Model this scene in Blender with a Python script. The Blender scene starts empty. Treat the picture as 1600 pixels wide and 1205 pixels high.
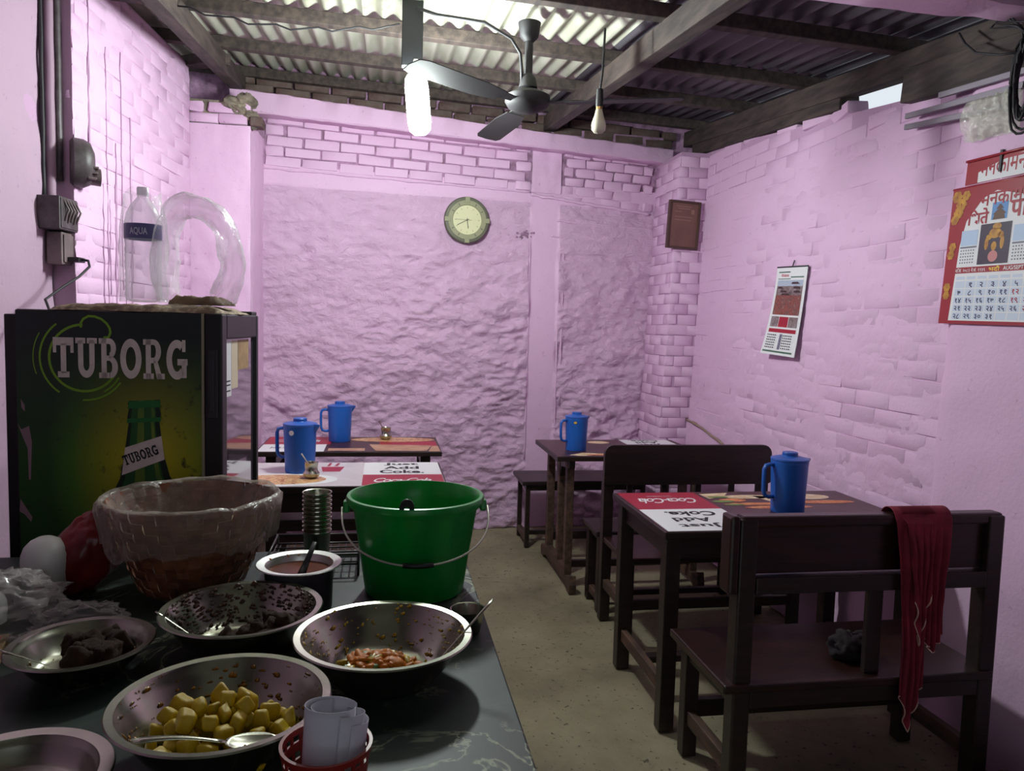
import bpy, bmesh, math, random
from mathutils import Matrix, Vector, noise
from math import sin, cos, pi, radians, tan, sqrt

random.seed(7)
scene = bpy.context.scene
col = scene.collection

# ------------------------------------------------------------ camera
F_PX = 1200.0
cam_data = bpy.data.cameras.new('camera')
cam_data.sensor_fit = 'HORIZONTAL'
cam_data.sensor_width = 36.0
cam_data.lens = 36.0 * F_PX / 1600.0
cam_data.clip_start = 0.02
cam = bpy.data.objects.new('camera', cam_data)
col.objects.link(cam)
YAW, PITCH, ROLL = radians(9.5), radians(-4.5), radians(1.5)
fw = Vector((sin(YAW)*cos(PITCH), cos(YAW)*cos(PITCH), sin(PITCH)))
rt = Vector((cos(YAW), -sin(YAW), 0))
up = rt.cross(fw)
r2 = rt*cos(ROLL) + up*sin(ROLL)
u2 = up*cos(ROLL) - rt*sin(ROLL)
cm = Matrix.Identity(4)
for i in range(3):
    cm[i][0], cm[i][1], cm[i][2] = r2[i], u2[i], -fw[i]
cm.translation = (0, 0, 1.465)
cam.matrix_world = cm
scene.camera = cam

# ------------------------------------------------------------ world, exposure
world = bpy.data.worlds.new('world')
scene.world = world
world.use_nodes = True
wb = world.node_tree.nodes['Background']
wb.inputs['Color'].default_value = (0.86, 0.93, 1.0, 1)
wb.inputs['Strength'].default_value = 0.7
scene.view_settings.view_transform = 'Standard'
scene.view_settings.look = 'None'
scene.view_settings.gamma = 1.0
scene.view_settings.use_curve_mapping = False
scene.view_settings.exposure = 0.35
LAMP_STRENGTH = 330.0
LAMP2_STRENGTH = 42.0

# ------------------------------------------------------------ helpers
def lin(c):
    c = c/255.0
    return c/12.92 if c <= 0.04045 else ((c+0.055)/1.055)**2.4
def rgb(r, g, b):
    return (lin(r), lin(g), lin(b), 1.0)

def new_mat(name):
    m = bpy.data.materials.new(name)
    m.use_nodes = True
    nt = m.node_tree
    return m, nt, nt.nodes['Principled BSDF']

def coords(nt, scale=(1, 1, 1)):
    tc = nt.nodes.new('ShaderNodeTexCoord')
    mp = nt.nodes.new('ShaderNodeMapping')
    mp.inputs['Scale'].default_value = scale
    nt.links.new(tc.outputs['Object'], mp.inputs['Vector'])
    return mp.outputs['Vector']

def noise_node(nt, vec, scale, detail=4, rough=0.55, dist=0.0):
    n = nt.nodes.new('ShaderNodeTexNoise')
    n.inputs['Scale'].default_value = scale
    n.inputs['Detail'].default_value = detail
    n.inputs['Roughness'].default_value = rough
    n.inputs['Distortion'].default_value = dist
    nt.links.new(vec, n.inputs['Vector'])
    return n.outputs['Fac']

def ramp(nt, fac, stops):
    r = nt.nodes.new('ShaderNodeValToRGB')
    e = r.color_ramp.elements
    while len(e) < len(stops):
        e.new(0.5)
    for el, (p, c) in zip(e, stops):
        el.position = p
        el.color = c
    nt.links.new(fac, r.inputs['Fac'])
    return r.outputs['Color']

def mix(nt, fac, a, b):
    m = nt.nodes.new('ShaderNodeMix')
    m.data_type = 'RGBA'
    for k, v in ((0, fac), (6, a), (7, b)):
        if isinstance(v, bpy.types.NodeSocket):
            nt.links.new(v, m.inputs[k])
        else:
            m.inputs[k].default_value = v
    return m.outputs[2]

def bump(nt, bsdf, height, strength=0.4, dist=0.01):
    b = nt.nodes.new('ShaderNodeBump')
    b.inputs['Strength'].default_value = strength
    b.inputs['Distance'].default_value = dist
    nt.links.new(height, b.inputs['Height'])
    nt.links.new(b.outputs['Normal'], bsdf.inputs['Normal'])

def mat(name, c, rough=0.6, metal=0.0, c2=None, nscale=8.0, stretch=(1, 1, 1), lo=0.35, hi=0.65,
        bumps=0.0, bscale=60.0, bdist=0.004, spec=None, coat=0.0, alpha=1.0, detail=5):
    m, nt, b = new_mat(name)
    b.inputs['Roughness'].default_value = rough
    b.inputs['Metallic'].default_value = metal
    b.inputs['Coat Weight'].default_value = coat
    b.inputs['Alpha'].default_value = alpha
    if spec is not None:
        b.inputs['Specular IOR Level'].default_value = spec
    b.inputs['Base Color'].default_value = c
    if c2 is not None or bumps:
        v = coords(nt, stretch)
    if c2 is not None:
        f = noise_node(nt, v, nscale, detail)
        nt.links.new(ramp(nt, f, [(lo, c), (hi, c2)]), b.inputs['Base Color'])
    if bumps:
        bump(nt, b, noise_node(nt, v, bscale, 4), bumps, bdist)
    return m

class MB:
    """collects polygons, then links them as ONE mesh object"""
    def __init__(self):
        self.v, self.f, self.mi, self.mats = [], [], [], []
        self.cur = 0
    def use(self, m):
        if m not in self.mats:
            self.mats.append(m)
        self.cur = self.mats.index(m)
        return self
    def add(self, vs, fs):
        o = len(self.v)
        self.v += [tuple(p) for p in vs]
        self.f += [tuple(o+i for i in q) for q in fs]
        self.mi += [self.cur]*len(fs)
        return self
    def box(self, x0, x1, y0, y1, z0, z1, M=None):
        vs = [(x, y, z) for x in (x0, x1) for y in (y0, y1) for z in (z0, z1)]
        if M is not None:
            vs = [M @ Vector(p) for p in vs]
        return self.add(vs, [(0, 1, 3, 2), (4, 6, 7, 5), (0, 4, 5, 1), (2, 3, 7, 6), (0, 2, 6, 4), (1, 5, 7, 3)])
    def beam(self, a, b, w, h, upv=(0, 0, 1)):
        """square bar from a to b, w across, h along upv"""
        a, b = Vector(a), Vector(b)
        d = (b-a).normalized()
        s = d.cross(Vector(upv))
        if s.length < 1e-4:
            s = d.cross(Vector((0, 1, 0)))
        s.normalize()
        t = s.cross(d)
        vs = []
        for p in (a, b):
            for i, j in ((-1, -1), (1, -1), (1, 1), (-1, 1)):
                vs.append(p + s*(i*w/2) + t*(j*h/2))
        return self.add(vs, [(0, 1, 2, 3), (7, 6, 5, 4), (0, 4, 5, 1), (1, 5, 6, 2), (2, 6, 7, 3), (3, 7, 4, 0)])
    def prism(self, poly, h, M=None):
        """poly in xy, extruded 0..h along z"""
        n = len(poly)
        vs = [Vector((p[0], p[1], 0)) for p in poly] + [Vector((p[0], p[1], h)) for p in poly]
        if M is not None:
            vs = [M @ p for p in vs]
        fs = [tuple(range(n-1, -1, -1)), tuple(range(n, 2*n))] + [(i, (i+1) % n, n+(i+1) % n, n+i) for i in range(n)]
        return self.add(vs, fs)
    def flat(self, poly, M=None, z=0.0):
        vs = [Vector((p[0], p[1], z)) for p in poly]
        if M is not None:
            vs = [M @ p for p in vs]
        return self.add(vs, [tuple(range(len(poly)))])
    def lathe(self, prof, n=32, M=None, a0=0.0, a1=2*pi):
        full = abs(a1-a0-2*pi) < 1e-5
        m = n if full else n+1
        vs = []
        for (r, z) in prof:
            for i in range(m):
                a = a0+(a1-a0)*i/n
                vs.append(Vector((r*cos(a), r*sin(a), z)))
        if M is not None:
            vs = [M @ p for p in vs]
        fs = []
        for k in range(len(prof)-1):
            for i in range(n):
                j = (i+1) % m
                fs.append((k*m+i, k*m+j, (k+1)*m+j, (k+1)*m+i))
        return self.add(vs, fs)
    def tube(self, pts, r, n=8, caps=True, flatten=None):
        pts = [Vector(p) for p in pts]
        rs = r if isinstance(r, (list, tuple)) else [r]*len(pts)
        vs, fs = [], []
        prev = None
        for k, p in enumerate(pts):
            d = (pts[min(k+1, len(pts)-1)]-pts[max(k-1, 0)]).normalized()
            if prev is None:
                ref = Vector((0, 0, 1)) if abs(d.z) < 0.9 else Vector((1, 0, 0))
                s = d.cross(ref).normalized()
            else:
                s = (prev - d*prev.dot(d)).normalized()
            prev = s
            t = d.cross(s)
            for i in range(n):
                a = 2*pi*i/n
                k2 = flatten if flatten else 1.0
                vs.append(p + s*(cos(a)*rs[k]) + t*(sin(a)*rs[k]*k2))
        for k in range(len(pts)-1):
            for i in range(n):
                j = (i+1) % n
                fs.append((k*n+i, k*n+j, (k+1)*n+j, (k+1)*n+i))
        if caps:
            fs.append(tuple(range(n-1, -1, -1)))
            fs.append(tuple((len(pts)-1)*n+i for i in range(n)))
        return self.add(vs, fs)
    def grid(self, nu, nv, fn):
        vs = [fn(i/nu, j/nv) for j in range(nv+1) for i in range(nu+1)]
        fs = [(j*(nu+1)+i, j*(nu+1)+i+1, (j+1)*(nu+1)+i+1, (j+1)*(nu+1)+i) for j in range(nv) for i in range(nu)]
        return self.add(vs, fs)
    def mesh(self, name, m=None, smooth=False):
        me = bpy.data.meshes.new(name)
        me.from_pydata(self.v, [], self.f)
        if m is not None:
            me.materials.append(m)
        else:
            for q in self.mats:
                me.materials.append(q)
            for p, i in zip(me.polygons, self.mi):
                p.material_index = i
        me.update()
        bm = bmesh.new(); bm.from_mesh(me)
        bmesh.ops.recalc_face_normals(bm, faces=bm.faces)
        bm.to_mesh(me); bm.free()
        if smooth:
            me.polygons.foreach_set('use_smooth', [True]*len(me.polygons))
            if smooth is not True:
                me.set_sharp_from_angle(angle=radians(smooth))
        return me
    def build(self, name, m=None, parent=None, smooth=False, bevel=0.0, loc=None, subsurf=0, solid=0.0):
        me = self.mesh(name, m, smooth)
        return link(name, me, parent, bevel, loc, subsurf, solid)

def link(name, me, parent=None, bevel=0.0, loc=None, subsurf=0, solid=0.0):
    o = bpy.data.objects.new(name, me)
    col.objects.link(o)
    if parent is not None:
        o.parent = parent
    if loc is not None:
        o.location = loc
    if solid:
        s = o.modifiers.new('thickness', 'SOLIDIFY'); s.thickness = solid; s.offset = 0
    if subsurf:
        s = o.modifiers.new('smooth', 'SUBSURF'); s.levels = s.render_levels = subsurf
    if bevel:
        b = o.modifiers.new('bevel', 'BEVEL'); b.width = bevel; b.segments = 2; b.limit_method = 'ANGLE'
    return o

def tag(o, label=None, cat=None, group=None, kind=None):
    if label: o['label'] = label
    if cat: o['category'] = cat
    if group: o['group'] = group
    if kind: o['kind'] = kind
    return o

def thing(name, label, cat, loc=(0, 0, 0), rotz=0.0, group=None):
    o = bpy.data.objects.new(name, None)
    o.empty_display_size = 0.05
    col.objects.link(o)
    o.location = loc
    o.rotation_euler = (0, 0, rotz)
    return tag(o, label, cat, group)

def struct(o, label=None):
    o['kind'] = 'structure'
    if label: o['label'] = label
    return o

def copy_tree(o, parent=None):
    c = o.copy()
    col.objects.link(c)
    c.parent = parent
    for ch in list(o.children):
        copy_tree(ch, c)
    return c

def fbm(p, oct=4, gain=0.5):
    s, a = 0.0, 1.0
    q = Vector(p)
    for _ in range(oct):
        s += a*noise.noise(q)
        q = q*2.03
        a *= gain
    return s

def frame(origin, xdir, ydir):
    """4x4 with given x and y axes (z = x cross y)"""
    x = Vector(xdir).normalized(); y = Vector(ydir)
    y = (y - x*y.dot(x)).normalized(); z = x.cross(y)
    M = Matrix.Identity(4)
    for i in range(3):
        M[i][0], M[i][1], M[i][2] = x[i], y[i], z[i]
    M.translation = Vector(origin)
    return M

def text_verts(body, size=1.0, shear=0.0, bold=0.0, spacing=1.0, align='LEFT', res=3):
    cu = bpy.data.curves.new('lettering', 'FONT')
    cu.body = body; cu.size = size; cu.shear = shear; cu.offset = bold
    cu.space_character = spacing; cu.align_x = align; cu.resolution_u = res
    o = bpy.data.objects.new('lettering', cu)
    col.objects.link(o)
    dg = bpy.context.evaluated_depsgraph_get()
    me = bpy.data.meshes.new_from_object(o.evaluated_get(dg))
    vs = [v.co.copy() for v in me.vertices]
    fs = [tuple(p.vertices) for p in me.polygons]
    bpy.data.objects.remove(o); bpy.data.curves.remove(cu); bpy.data.meshes.remove(me)
    return vs, fs

def text_fit(mb, body, M, x0, x1, y0, y1, z=0.0, **kw):
    """lettering fitted to the rectangle x0..x1, y0..y1 of frame M"""
    vs, fs = text_verts(body, **kw)
    if not vs: return
    ax = min(v.x for v in vs); bx = max(v.x for v in vs)
    ay = min(v.y for v in vs); by = max(v.y for v in vs)
    out = []
    for v in vs:
        out.append(M @ Vector((x0+(v.x-ax)/(bx-ax+1e-9)*(x1-x0), y0+(v.y-ay)/(by-ay+1e-9)*(y1-y0), z)))
    mb.add(out, fs)

def rect(x0, x1, y0, y1):
    return [(x0, y0), (x1, y0), (x1, y1), (x0, y1)]
def ell(cx, cy, rx, ry, n=24, a0=0, a1=2*pi):
    return [(cx+rx*cos(a0+(a1-a0)*i/n), cy+ry*sin(a0+(a1-a0)*i/n)) for i in range(n)]

# ------------------------------------------------------------ materials
def paint_mat(name, c_main, c_dirt, rough=0.62):
    m, nt, b = new_mat(name)
    v = coords(nt)
    big = noise_node(nt, v, 1.7, 3)
    fine = noise_node(nt, v, 34.0, 5, 0.65)
    base = ramp(nt, big, [(0.3, c_main), (0.7, tuple(min(1, q*1.06) for q in c_main[:3])+(1,))])
    spots = ramp(nt, fine, [(0.28, (1, 1, 1, 1)), (0.36, (0, 0, 0, 1))])
    nt.links.new(mix(nt, spots, base, c_dirt), b.inputs['Base Color'])
    b.inputs['Roughness'].default_value = rough
    b.inputs['Specular IOR Level'].default_value = 0.35
    h = noise_node(nt, v, 55.0, 6, 0.6)
    bump(nt, b, h, 0.35, 0.006)
    return m
PINK = (0.665, 0.435, 0.622, 1)
PINK_D = (0.51, 0.31, 0.47, 1)
M_pink = paint_mat('pink_paint', PINK, PINK_D)
M_pink_dim = paint_mat('dimmed_pink_paint', (0.44, 0.30, 0.40, 1), (0.35, 0.23, 0.32, 1))  # dimness of the near left section put into the colour, darker greyer pink
def rough_paint():
    m = paint_mat('rough_pink_paint', PINK, PINK_D)
    nt = m.node_tree; b = nt.nodes['Principled BSDF']
    v = coords(nt, (1, 1, 1.5))
    bump(nt, b, noise_node(nt, v, 13, 10, .66, .5), .75, .045)
    return m
M_pink_rough = rough_paint()
M_joint = mat('grimy_mortar', (0.22, 0.125, 0.19, 1), 0.9, c2=(0.46, 0.26, 0.42, 1), nscale=18, bumps=0.6, bscale=80)
M_jointpink = paint_mat('painted_mortar', (0.50, 0.31, 0.465, 1), (0.26, 0.15, 0.23, 1), 0.8)
M_rawbrick = mat('raw_brick', rgb(84, 62, 58), 0.9, c2=rgb(102, 88, 82), nscale=14, bumps=0.6, bscale=60)
M_cement = mat('grey_cement', rgb(140, 130, 112), 0.9, c2=rgb(96, 88, 78), nscale=16, bumps=0.6, bscale=70)
M_wood_roof = mat('weathered_timber', rgb(76, 64, 58), 0.8, c2=rgb(46, 38, 36), nscale=5, stretch=(6, 1, 6), bumps=0.4, bscale=40)
M_sheet = mat('galvanised_sheet', rgb(196, 198, 182), 0.42, metal=0.25, c2=rgb(166, 164, 146), nscale=5, stretch=(1, .3, 1))
M_sheet_old = mat('old_dull_sheet', rgb(92, 88, 96), 0.55, metal=0.2, c2=rgb(66, 60, 66), nscale=4, stretch=(1, .3, 1))
M_dark_wood = mat('dark_stained_wood', rgb(30, 20, 18), 0.38, c2=rgb(52, 33, 27), nscale=6, stretch=(1, 8, 8), lo=.4, hi=.8, bumps=0.15, bscale=40, spec=.5)
M_brown_wood = mat('red_brown_wood', rgb(50, 25, 18), 0.32, c2=rgb(28, 15, 12), nscale=5, stretch=(1, 9, 9), bumps=0.15, bscale=40, spec=.5)
M_worn_wood = mat('worn_wood', rgb(92, 66, 50), 0.6, c2=rgb(50, 36, 30), nscale=6, stretch=(6, 1, 6), bumps=0.2, bscale=40)
M_steel = mat('stainless_steel', (0.46, 0.46, 0.38, 1), 0.25, metal=1.0, c2=(0.34, 0.34, 0.27, 1), nscale=6, bumps=0.05, bscale=20)
M_alu = mat('aluminium', (0.72, 0.70, 0.68, 1), 0.38, metal=0.9)
M_blue = mat('blue_plastic', rgb(32, 92, 178), 0.35, c2=rgb(26, 82, 166), nscale=3, spec=.45)
M_blue_d = mat('blue_plastic_lid', rgb(28, 84, 168), 0.38)
M_green = mat('green_plastic', rgb(0, 150, 52), 0.3, c2=rgb(0, 128, 44), nscale=4, stretch=(3, 3, .6))
M_white_plastic = mat('white_plastic', rgb(214, 214, 210), 0.35)
M_black = mat('black_plastic', rgb(20, 19, 22), 0.45)
M_charcoal = mat('charcoal_metal', rgb(46, 43, 50), 0.45)
M_white = mat('white_print', rgb(222, 222, 224), 0.5)
M_ink = mat('black_print', rgb(28, 26, 32), 0.6)
M_cred = mat('red_print', rgb(160, 22, 44), 0.4)
M_rubber = mat('black_cable', rgb(32, 30, 34), 0.6)
# ============================================================ THE ROOM
def yb(x): return 5.41 + (x-0.79)*0.0875          # back wall runs slightly askew
def roof_z(x, y): return 2.50 + 0.10*y - 0.04*x
def xr(z): return 2.06 + 0.04*z                    # right wall leans outwards

# floor -----------------------------------------------------
def floor_mat():
    m, nt, b = new_mat('dirty_concrete')
    v = coords(nt)
    a = noise_node(nt, v, 1.6, 6, 0.62)
    c = ramp(nt, a, [(0.3, rgb(106, 98, 76)), (0.5, rgb(136, 127, 101)), (0.72, rgb(158, 148, 122))])
    f = noise_node(nt, v, 46, 3, 0.6)
    spots = ramp(nt, f, [(0.30, (1, 1, 1, 1)), (0.37, (0, 0, 0, 1))])
    c = mix(nt, spots, c, rgb(66, 56, 46))
    g = noise_node(nt, v, 3.3, 4, 0.7, 1.0)
    stain = ramp(nt, g, [(0.62, (0, 0, 0, 1)), (0.78, (.6, .6, .6, 1))])
    c = mix(nt, stain, c, rgb(84, 66, 52))
    nt.links.new(c, b.inputs['Base Color'])
    b.inputs['Roughness'].default_value = 0.78
    bump(nt, b, noise_node(nt, v, 9, 8, 0.65), 0.5, 0.02)
    return m
M_floor = floor_mat()
fm = MB()
fm.grid(90, 130, lambda u, v: (-1.7+4.1*u, -0.9+6.6*v, 0.006*fbm((u*9, v*14, 3.1), 4)-0.006))
struct(fm.build('floor', M_floor, smooth=True), 'worn dusty grey brown concrete floor')

# bricks ----------------------------------------------------
def brick_mesh(L, H, D, seed, m, rough=0.0016, bev=0.006):
    rnd = random.Random(seed)
    bm = bmesh.new()
    bmesh.ops.create_cube(bm, size=1.0)
    for v in bm.verts:
        v.co = Vector((v.co.x*L, v.co.y*D, v.co.z*H))
    bmesh.ops.bevel(bm, geom=bm.edges[:], offset=bev, segments=1, affect='EDGES')
    for v in bm.verts:
        v.co += Vector((rnd.uniform(-1, 1), rnd.uniform(-1, 1), rnd.uniform(-1, 1)))*rough
    me = bpy.data.meshes.new('brick')
    bm.to_mesh(me); bm.free()
    me.materials.append(m)
    me.polygons.foreach_set('use_smooth', [True]*len(me.polygons))
    me.set_sharp_from_angle(angle=radians(50))
    return me

def lay_bricks(parent, place, s0, s1, zs, L, pitch_s, H, D, m, seed, jitter=0.002, out=0.0, limit=300, skip=0.0, rough=0.0016, ztop=None, key=None, bev=.006, rot=.012):
    """courses of bricks; place(s, z) gives (point on wall face, along, up); bricks are children of parent"""
    rnd = random.Random(seed)
    big = [brick_mesh(L*(1-0.008*k), H, D, seed*10+k, m, rough, bev) for k in range(5)]
    half = [brick_mesh(L*0.48, H, D, seed*10+7+k, m, rough) for k in range(3)]
    jobs = []
    for ci, z in enumerate(zs):
        s = s0 + (pitch_s*0.5 if ci % 2 else 0.0) + rnd.uniform(-.02, .02) - pitch_s
        while s < s1:
            a, b = s, s+pitch_s
            s = b
            mid = (a+b)/2
            me = rnd.choice(big)
            if mid < s0 + L*0.35 or mid > s1 - L*0.35:
                lo, hi = max(a, s0), min(b, s1)
                if hi-lo < L*0.3: continue
                me = rnd.choice(half)
                mid = min(max(mid, s0+L*.25), s1-L*.25)
            elif mid-L/2 < s0 or mid+L/2 > s1:
                mid = min(max(mid, s0+L/2), s1-L/2)
            if rnd.random() < skip: continue
            p, along, upv = place(mid, z)
            if ztop and p.z > ztop(p): continue
            M = frame(p, along, upv)                       # x along, y up, z = out of wall
            R = M @ Matrix(((1, 0, 0, 0), (0, 0, 1, 0), (0, -1, 0, 0), (0, 0, 0, 1)))   # brick x, depth(y)->-z, height(z)->y
            off = out + rnd.uniform(-jitter, jitter*0.6)
            R = R @ Matrix.Translation((rnd.uniform(-.003, .003), D/2-off, rnd.uniform(-.002, .002)))
            R = R @ Matrix.Rotation(rnd.uniform(-rot, rot), 4, 'Y') @ Matrix.Rotation(rnd.uniform(-rot, rot), 4, 'Z')
            jobs.append((me, R))
    if len(jobs) > limit:
        cp = Vector((0, 0, 1.465))
        def rank(j):
            p = j[1].translation
            d = p-cp
            z = d.dot(fw)
            if z < 0.2: return 1e6+d.length
            x, y = d.dot(r2)/z, d.dot(u2)/z
            return d.length + (0 if abs(x) < .69 and abs(y) < .52 else 1e5)
        jobs.sort(key=key or rank)
    for me, R in jobs[:limit]:
        o = bpy.data.objects.new('brick', me)
        col.objects.link(o)
        o.parent = parent
        o.matrix_local = R
    rest = jobs[limit:]
    if rest:
        mb = MB()
        for me, R in rest:
            mb.add([R @ v.co for v in me.vertices], [tuple(p.vertices) for p in me.polygons])
        tag(mb.build('brick_courses', m, parent), kind='stuff')

# back wall ---------------------------------------------------
BD = Vector((1, 0.0875, 0)).normalized()
BN = Vector((0.0875, -1, 0)).normalized()
def back_pt(x, z, off=0.0):
    return Vector((x, yb(x), z)) + BN*off
def back_disp(x, z):
    lump = fbm((x*2.3, z*3.4, 1.7), 4, 0.55)
    n1 = noise.noise(Vector((x*5.5+3, z*11.0, 5.2)))
    crease = (1.0-abs(n1)*2.2)
    fine = fbm((x*19, z*27, 9.1), 3, .55)
    low = min(1.0, max(0.0, (2.25-z)/1.3))
    amp = 0.50+0.62*low
    wx, wz = x+.10*noise.noise(Vector((x*2, z*3, 11))), z+.07*noise.noise(Vector((x*2, z*3, 15)))
    ridge = 1-abs(noise.noise(Vector((wx*4.2, wz*9.5, 2.5))))*2
    ridge2 = 1-abs(noise.noise(Vector((wx*10, wz*21, 6.5))))*2
    gate = .5+.9*noise.noise(Vector((x*1.7, z*2.3, 7.7)))
    stone = noise.noise(Vector((wx*6.5, wz*8.5, 20.)))
    d = amp*(0.034*lump + 0.030*ridge*gate + 0.013*ridge2*(gate+.2) + 0.012*crease*gate + .016*stone + 0.008*fine)
    def sm(a, b, t):
        t = min(1, max(0, (t-a)/(b-a))); return t*t*(3-2*t)
    # smooth plastered strip running up the wall, and the smooth band under the bricks
    wob = 0.012*noise.noise(Vector((z*3, 2.2, 0)))
    k = sm(0.99+wob, 1.02+wob, x)*(1-sm(1.20+wob, 1.23+wob, x))
    k = max(k, sm(2.31, 2.35, z-0.012*noise.noise(Vector((x*3, 4, 4))))*0.85)
    # panel of thicker plaster right of the strip
    if x > 1.2 and 1.98 < z < 2.2: d = d*0.35+0.012
    base = 0.003*fbm((x*8, z*8, 2), 3)
    return d*(1-k) + (0.004+base)*k - 0.004*k
wb_ = MB()
wb_.use(M_pink).grid(340, 280, lambda u, v: back_pt(-0.86+2.85*u, 2.46*v, 0.02+back_disp(-0.86+2.85*u, 2.46*v)))
wb_.mats.append(M_pink_rough)
wall_back = wb_.build('wall_back', None, smooth=True)
for p in wall_back.data.polygons:
    c = p.center
    p.material_index = 0 if (1.0 < c.x < 1.22 or c.z > 2.33) else 1
struct(wall_back, 'rough lumpy pink painted back wall with brick courses at the top')
m = MB()
m.add([back_pt(-1.7, 0, -.04), back_pt(2.4, 0, -.04), back_pt(2.4, 3.2, -.04), back_pt(-1.7, 3.2, -.04),
       back_pt(-1.7, 0, -.16), back_pt(2.4, 0, -.16), back_pt(2.4, 3.2, -.16), back_pt(-1.7, 3.2, -.16)],
      [(0, 1, 2, 3), (7, 6, 5, 4), (0, 4, 5, 1), (3, 2, 6, 7), (0, 3, 7, 4), (1, 5, 6, 2)])
m.build('masonry_core', M_joint, wall_back)
m = MB()
m.add([back_pt(-.86, 2.42, .012), back_pt(2.0, 2.42, .012), back_pt(2.0, 2.86, .012), back_pt(-.86, 2.86, .012)], [(0, 1, 2, 3)])
m.build('mortar_bed', M_joint, wall_back)
def place_back(tilt):
    def f(s, z):
        return back_pt(s, z + tilt*(s+0.8), 0.026), Vector((BD.x, BD.y, tilt)).normalized(), Vector((0, 0, 1))
    return f
lay_bricks(wall_back, place_back(-0.024), -0.78, 1.0, [2.482+0.0665*k for k in range(5)], 0.2265, 0.232, 0.0615, 0.05, M_pink, 11, jitter=0.005, rough=0.0035)
# small broken bricks right of the plaster strip
lay_bricks(wall_back, place_back(-0.028), 1.24, 1.92, [2.50-0.135+0.0665*k+0.055 for k in range(6)], 0.139, 0.146, 0.059, 0.05, M_pink, 12, jitter=0.008, rough=0.005, out=.004)
m = MB()   # plaster strip carried up between the bricks
m.grid(12, 20, lambda u, v: back_pt(1.005+0.215*u, 2.40+0.32*v, 0.030+0.006*fbm((u*3, v*3, 5), 3)))
m.build('plaster_strip', M_pink, wall_back, smooth=True)
m = MB()   # two thin vertical plaster ridges
for xx, z0, z1 in ((1.005, .5, 2.05), (1.225, .4, 2.1), (1.255, .9, 2.12)):
    m.tube([back_pt(xx+0.006*noise.noise(Vector((k*.7, xx, 1))), z0+(z1-z0)*k/24, 0.026) for k in range(25)], 0.006, 6)
m.build('plaster_ridge', M_pink, wall_back, smooth=True)
m = MB()   # horizontal lip of plaster over the right panel
for (xa, za, xb, zb, r) in ((1.20, 2.215, 1.93, 2.19, .008), (1.16, 2.10, 1.62, 2.095, .006), (-.8, 2.435, 1.0, 2.40, .007), (1.0, 2.385, 1.9, 2.30, .012)):
    m.tube([back_pt(xa+(xb-xa)*k/40, za+(zb-za)*k/40+0.008*noise.noise(Vector((k*.35, za*5, 3))), 0.026) for k in range(41)], [r*(1+.5*noise.noise(Vector((k*.8, za*3, 1)))) for k in range(41)], 6)
m.build('plaster_lip', M_pink, wall_back, smooth=True)
m = MB()   # crumbling dark hole next to the panel
for k in range(26):
    p = back_pt(0.965+random.gauss(0, .03), 2.10+random.gauss(0, .022), .026)
    r = random.uniform(.004, .011)
    m.tube([p, p+Vector((random.uniform(-.01, .01), -.006, random.uniform(-.014, .014)))], [r, r*.3], 5)
m.build('crumbled_patch', M_joint, wall_back)
# painted concrete beam over the bricks
def bent_beam(name, pts, w, hs, m_, parent, nz=0.006, n=70):
    mb = MB()
    prof = [(-.5, -.44), (-.45, -.5), (.45, -.5), (.5, -.44), (.5, .44), (.45, .5), (-.45, .5), (-.5, .44)]
    a, b = Vector(pts[0]), Vector(pts[1])
    d = (b-a).normalized(); s = Vector((d.y, -d.x, 0)).normalized()
    rows = []
    for k in range(n+1):
        t = k/n
        c = a.lerp(b, t); h = hs[0]+(hs[1]-hs[0])*t
        for i, (px, pz) in enumerate(prof):
            q = noise.noise(Vector((t*26, i*1.3, 4.4)))*nz + noise.noise(Vector((t*90, i*2.1, 1.4)))*nz*.5
            rows.append(c + s*(px*w+q) + Vector((0, 0, pz*h + q)))
    N = len(prof)
    fs = [(k*N+i, k*N+(i+1) % N, (k+1)*N+(i+1) % N, (k+1)*N+i) for k in range(n) for i in range(N)]
    fs += [tuple(range(N)), tuple(n*N+i for i in range(N))]
    mb.add(rows, fs)
    return mb.build(name, m_, parent, smooth=40)
bent_beam('concrete_beam', (back_pt(-0.98, 2.825, .06), back_pt(2.02, 2.70, .06)), 0.15, (0.135, 0.10), M_pink, wall_back)
# unpainted brick course between beam and roof
def place_raw(s, z): return back_pt(s, z-0.04*(s+.8), 0.02), BD, Vector((0, 0, 1))
lay_bricks(wall_back, place_raw, -0.95, 2.1, [2.925, 2.99], 0.222, 0.234, 0.058, 0.09, M_rawbrick, 13, jitter=0.008, rough=0.003)

# left pillar --------------------------------------------------
def pillar_grid(mb, a, b, z0, z1, amp, seed, nu=30, nv=110):
    a, b = Vector((a[0], a[1], 0)), Vector((b[0], b[1], 0))
    d = (b-a).normalized(); nrm = Vector((d.y, -d.x, 0))
    def f(u, v):
        z = z0+(z1-z0)*v
        p = a.lerp(b, u)
        e = 1.0 if 0.001 < u < 0.999 else 0.25
        q = amp*e*(fbm((u*(b-a).length*7+seed, z*7, seed), 4, .55) + 0.5*(1-abs(noise.noise(Vector((u*2+seed, z*13, 2))))*2))
        return p + nrm*q + Vector((0, 0, z))
    mb.grid(nu, nv, f)
m = MB()
pillar_grid(m, (-1.16, 4.86), (-0.80, 4.86), 0, 2.60, 0.008, 3.0)
pillar_grid(m, (-0.80, 4.86), (-0.785, 5.30), 0, 2.62, 0.007, 8.0, 24)
wall_left_pillar = struct(m.build('wall_left_pillar', M_pink, smooth=60), 'pink plastered pillar in the far left corner')
m = MB(); m.box(-1.2, -.82, 4.885, 5.3, 0, 2.745); m.build('masonry_core', M_cement, wall_left_pillar)
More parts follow.
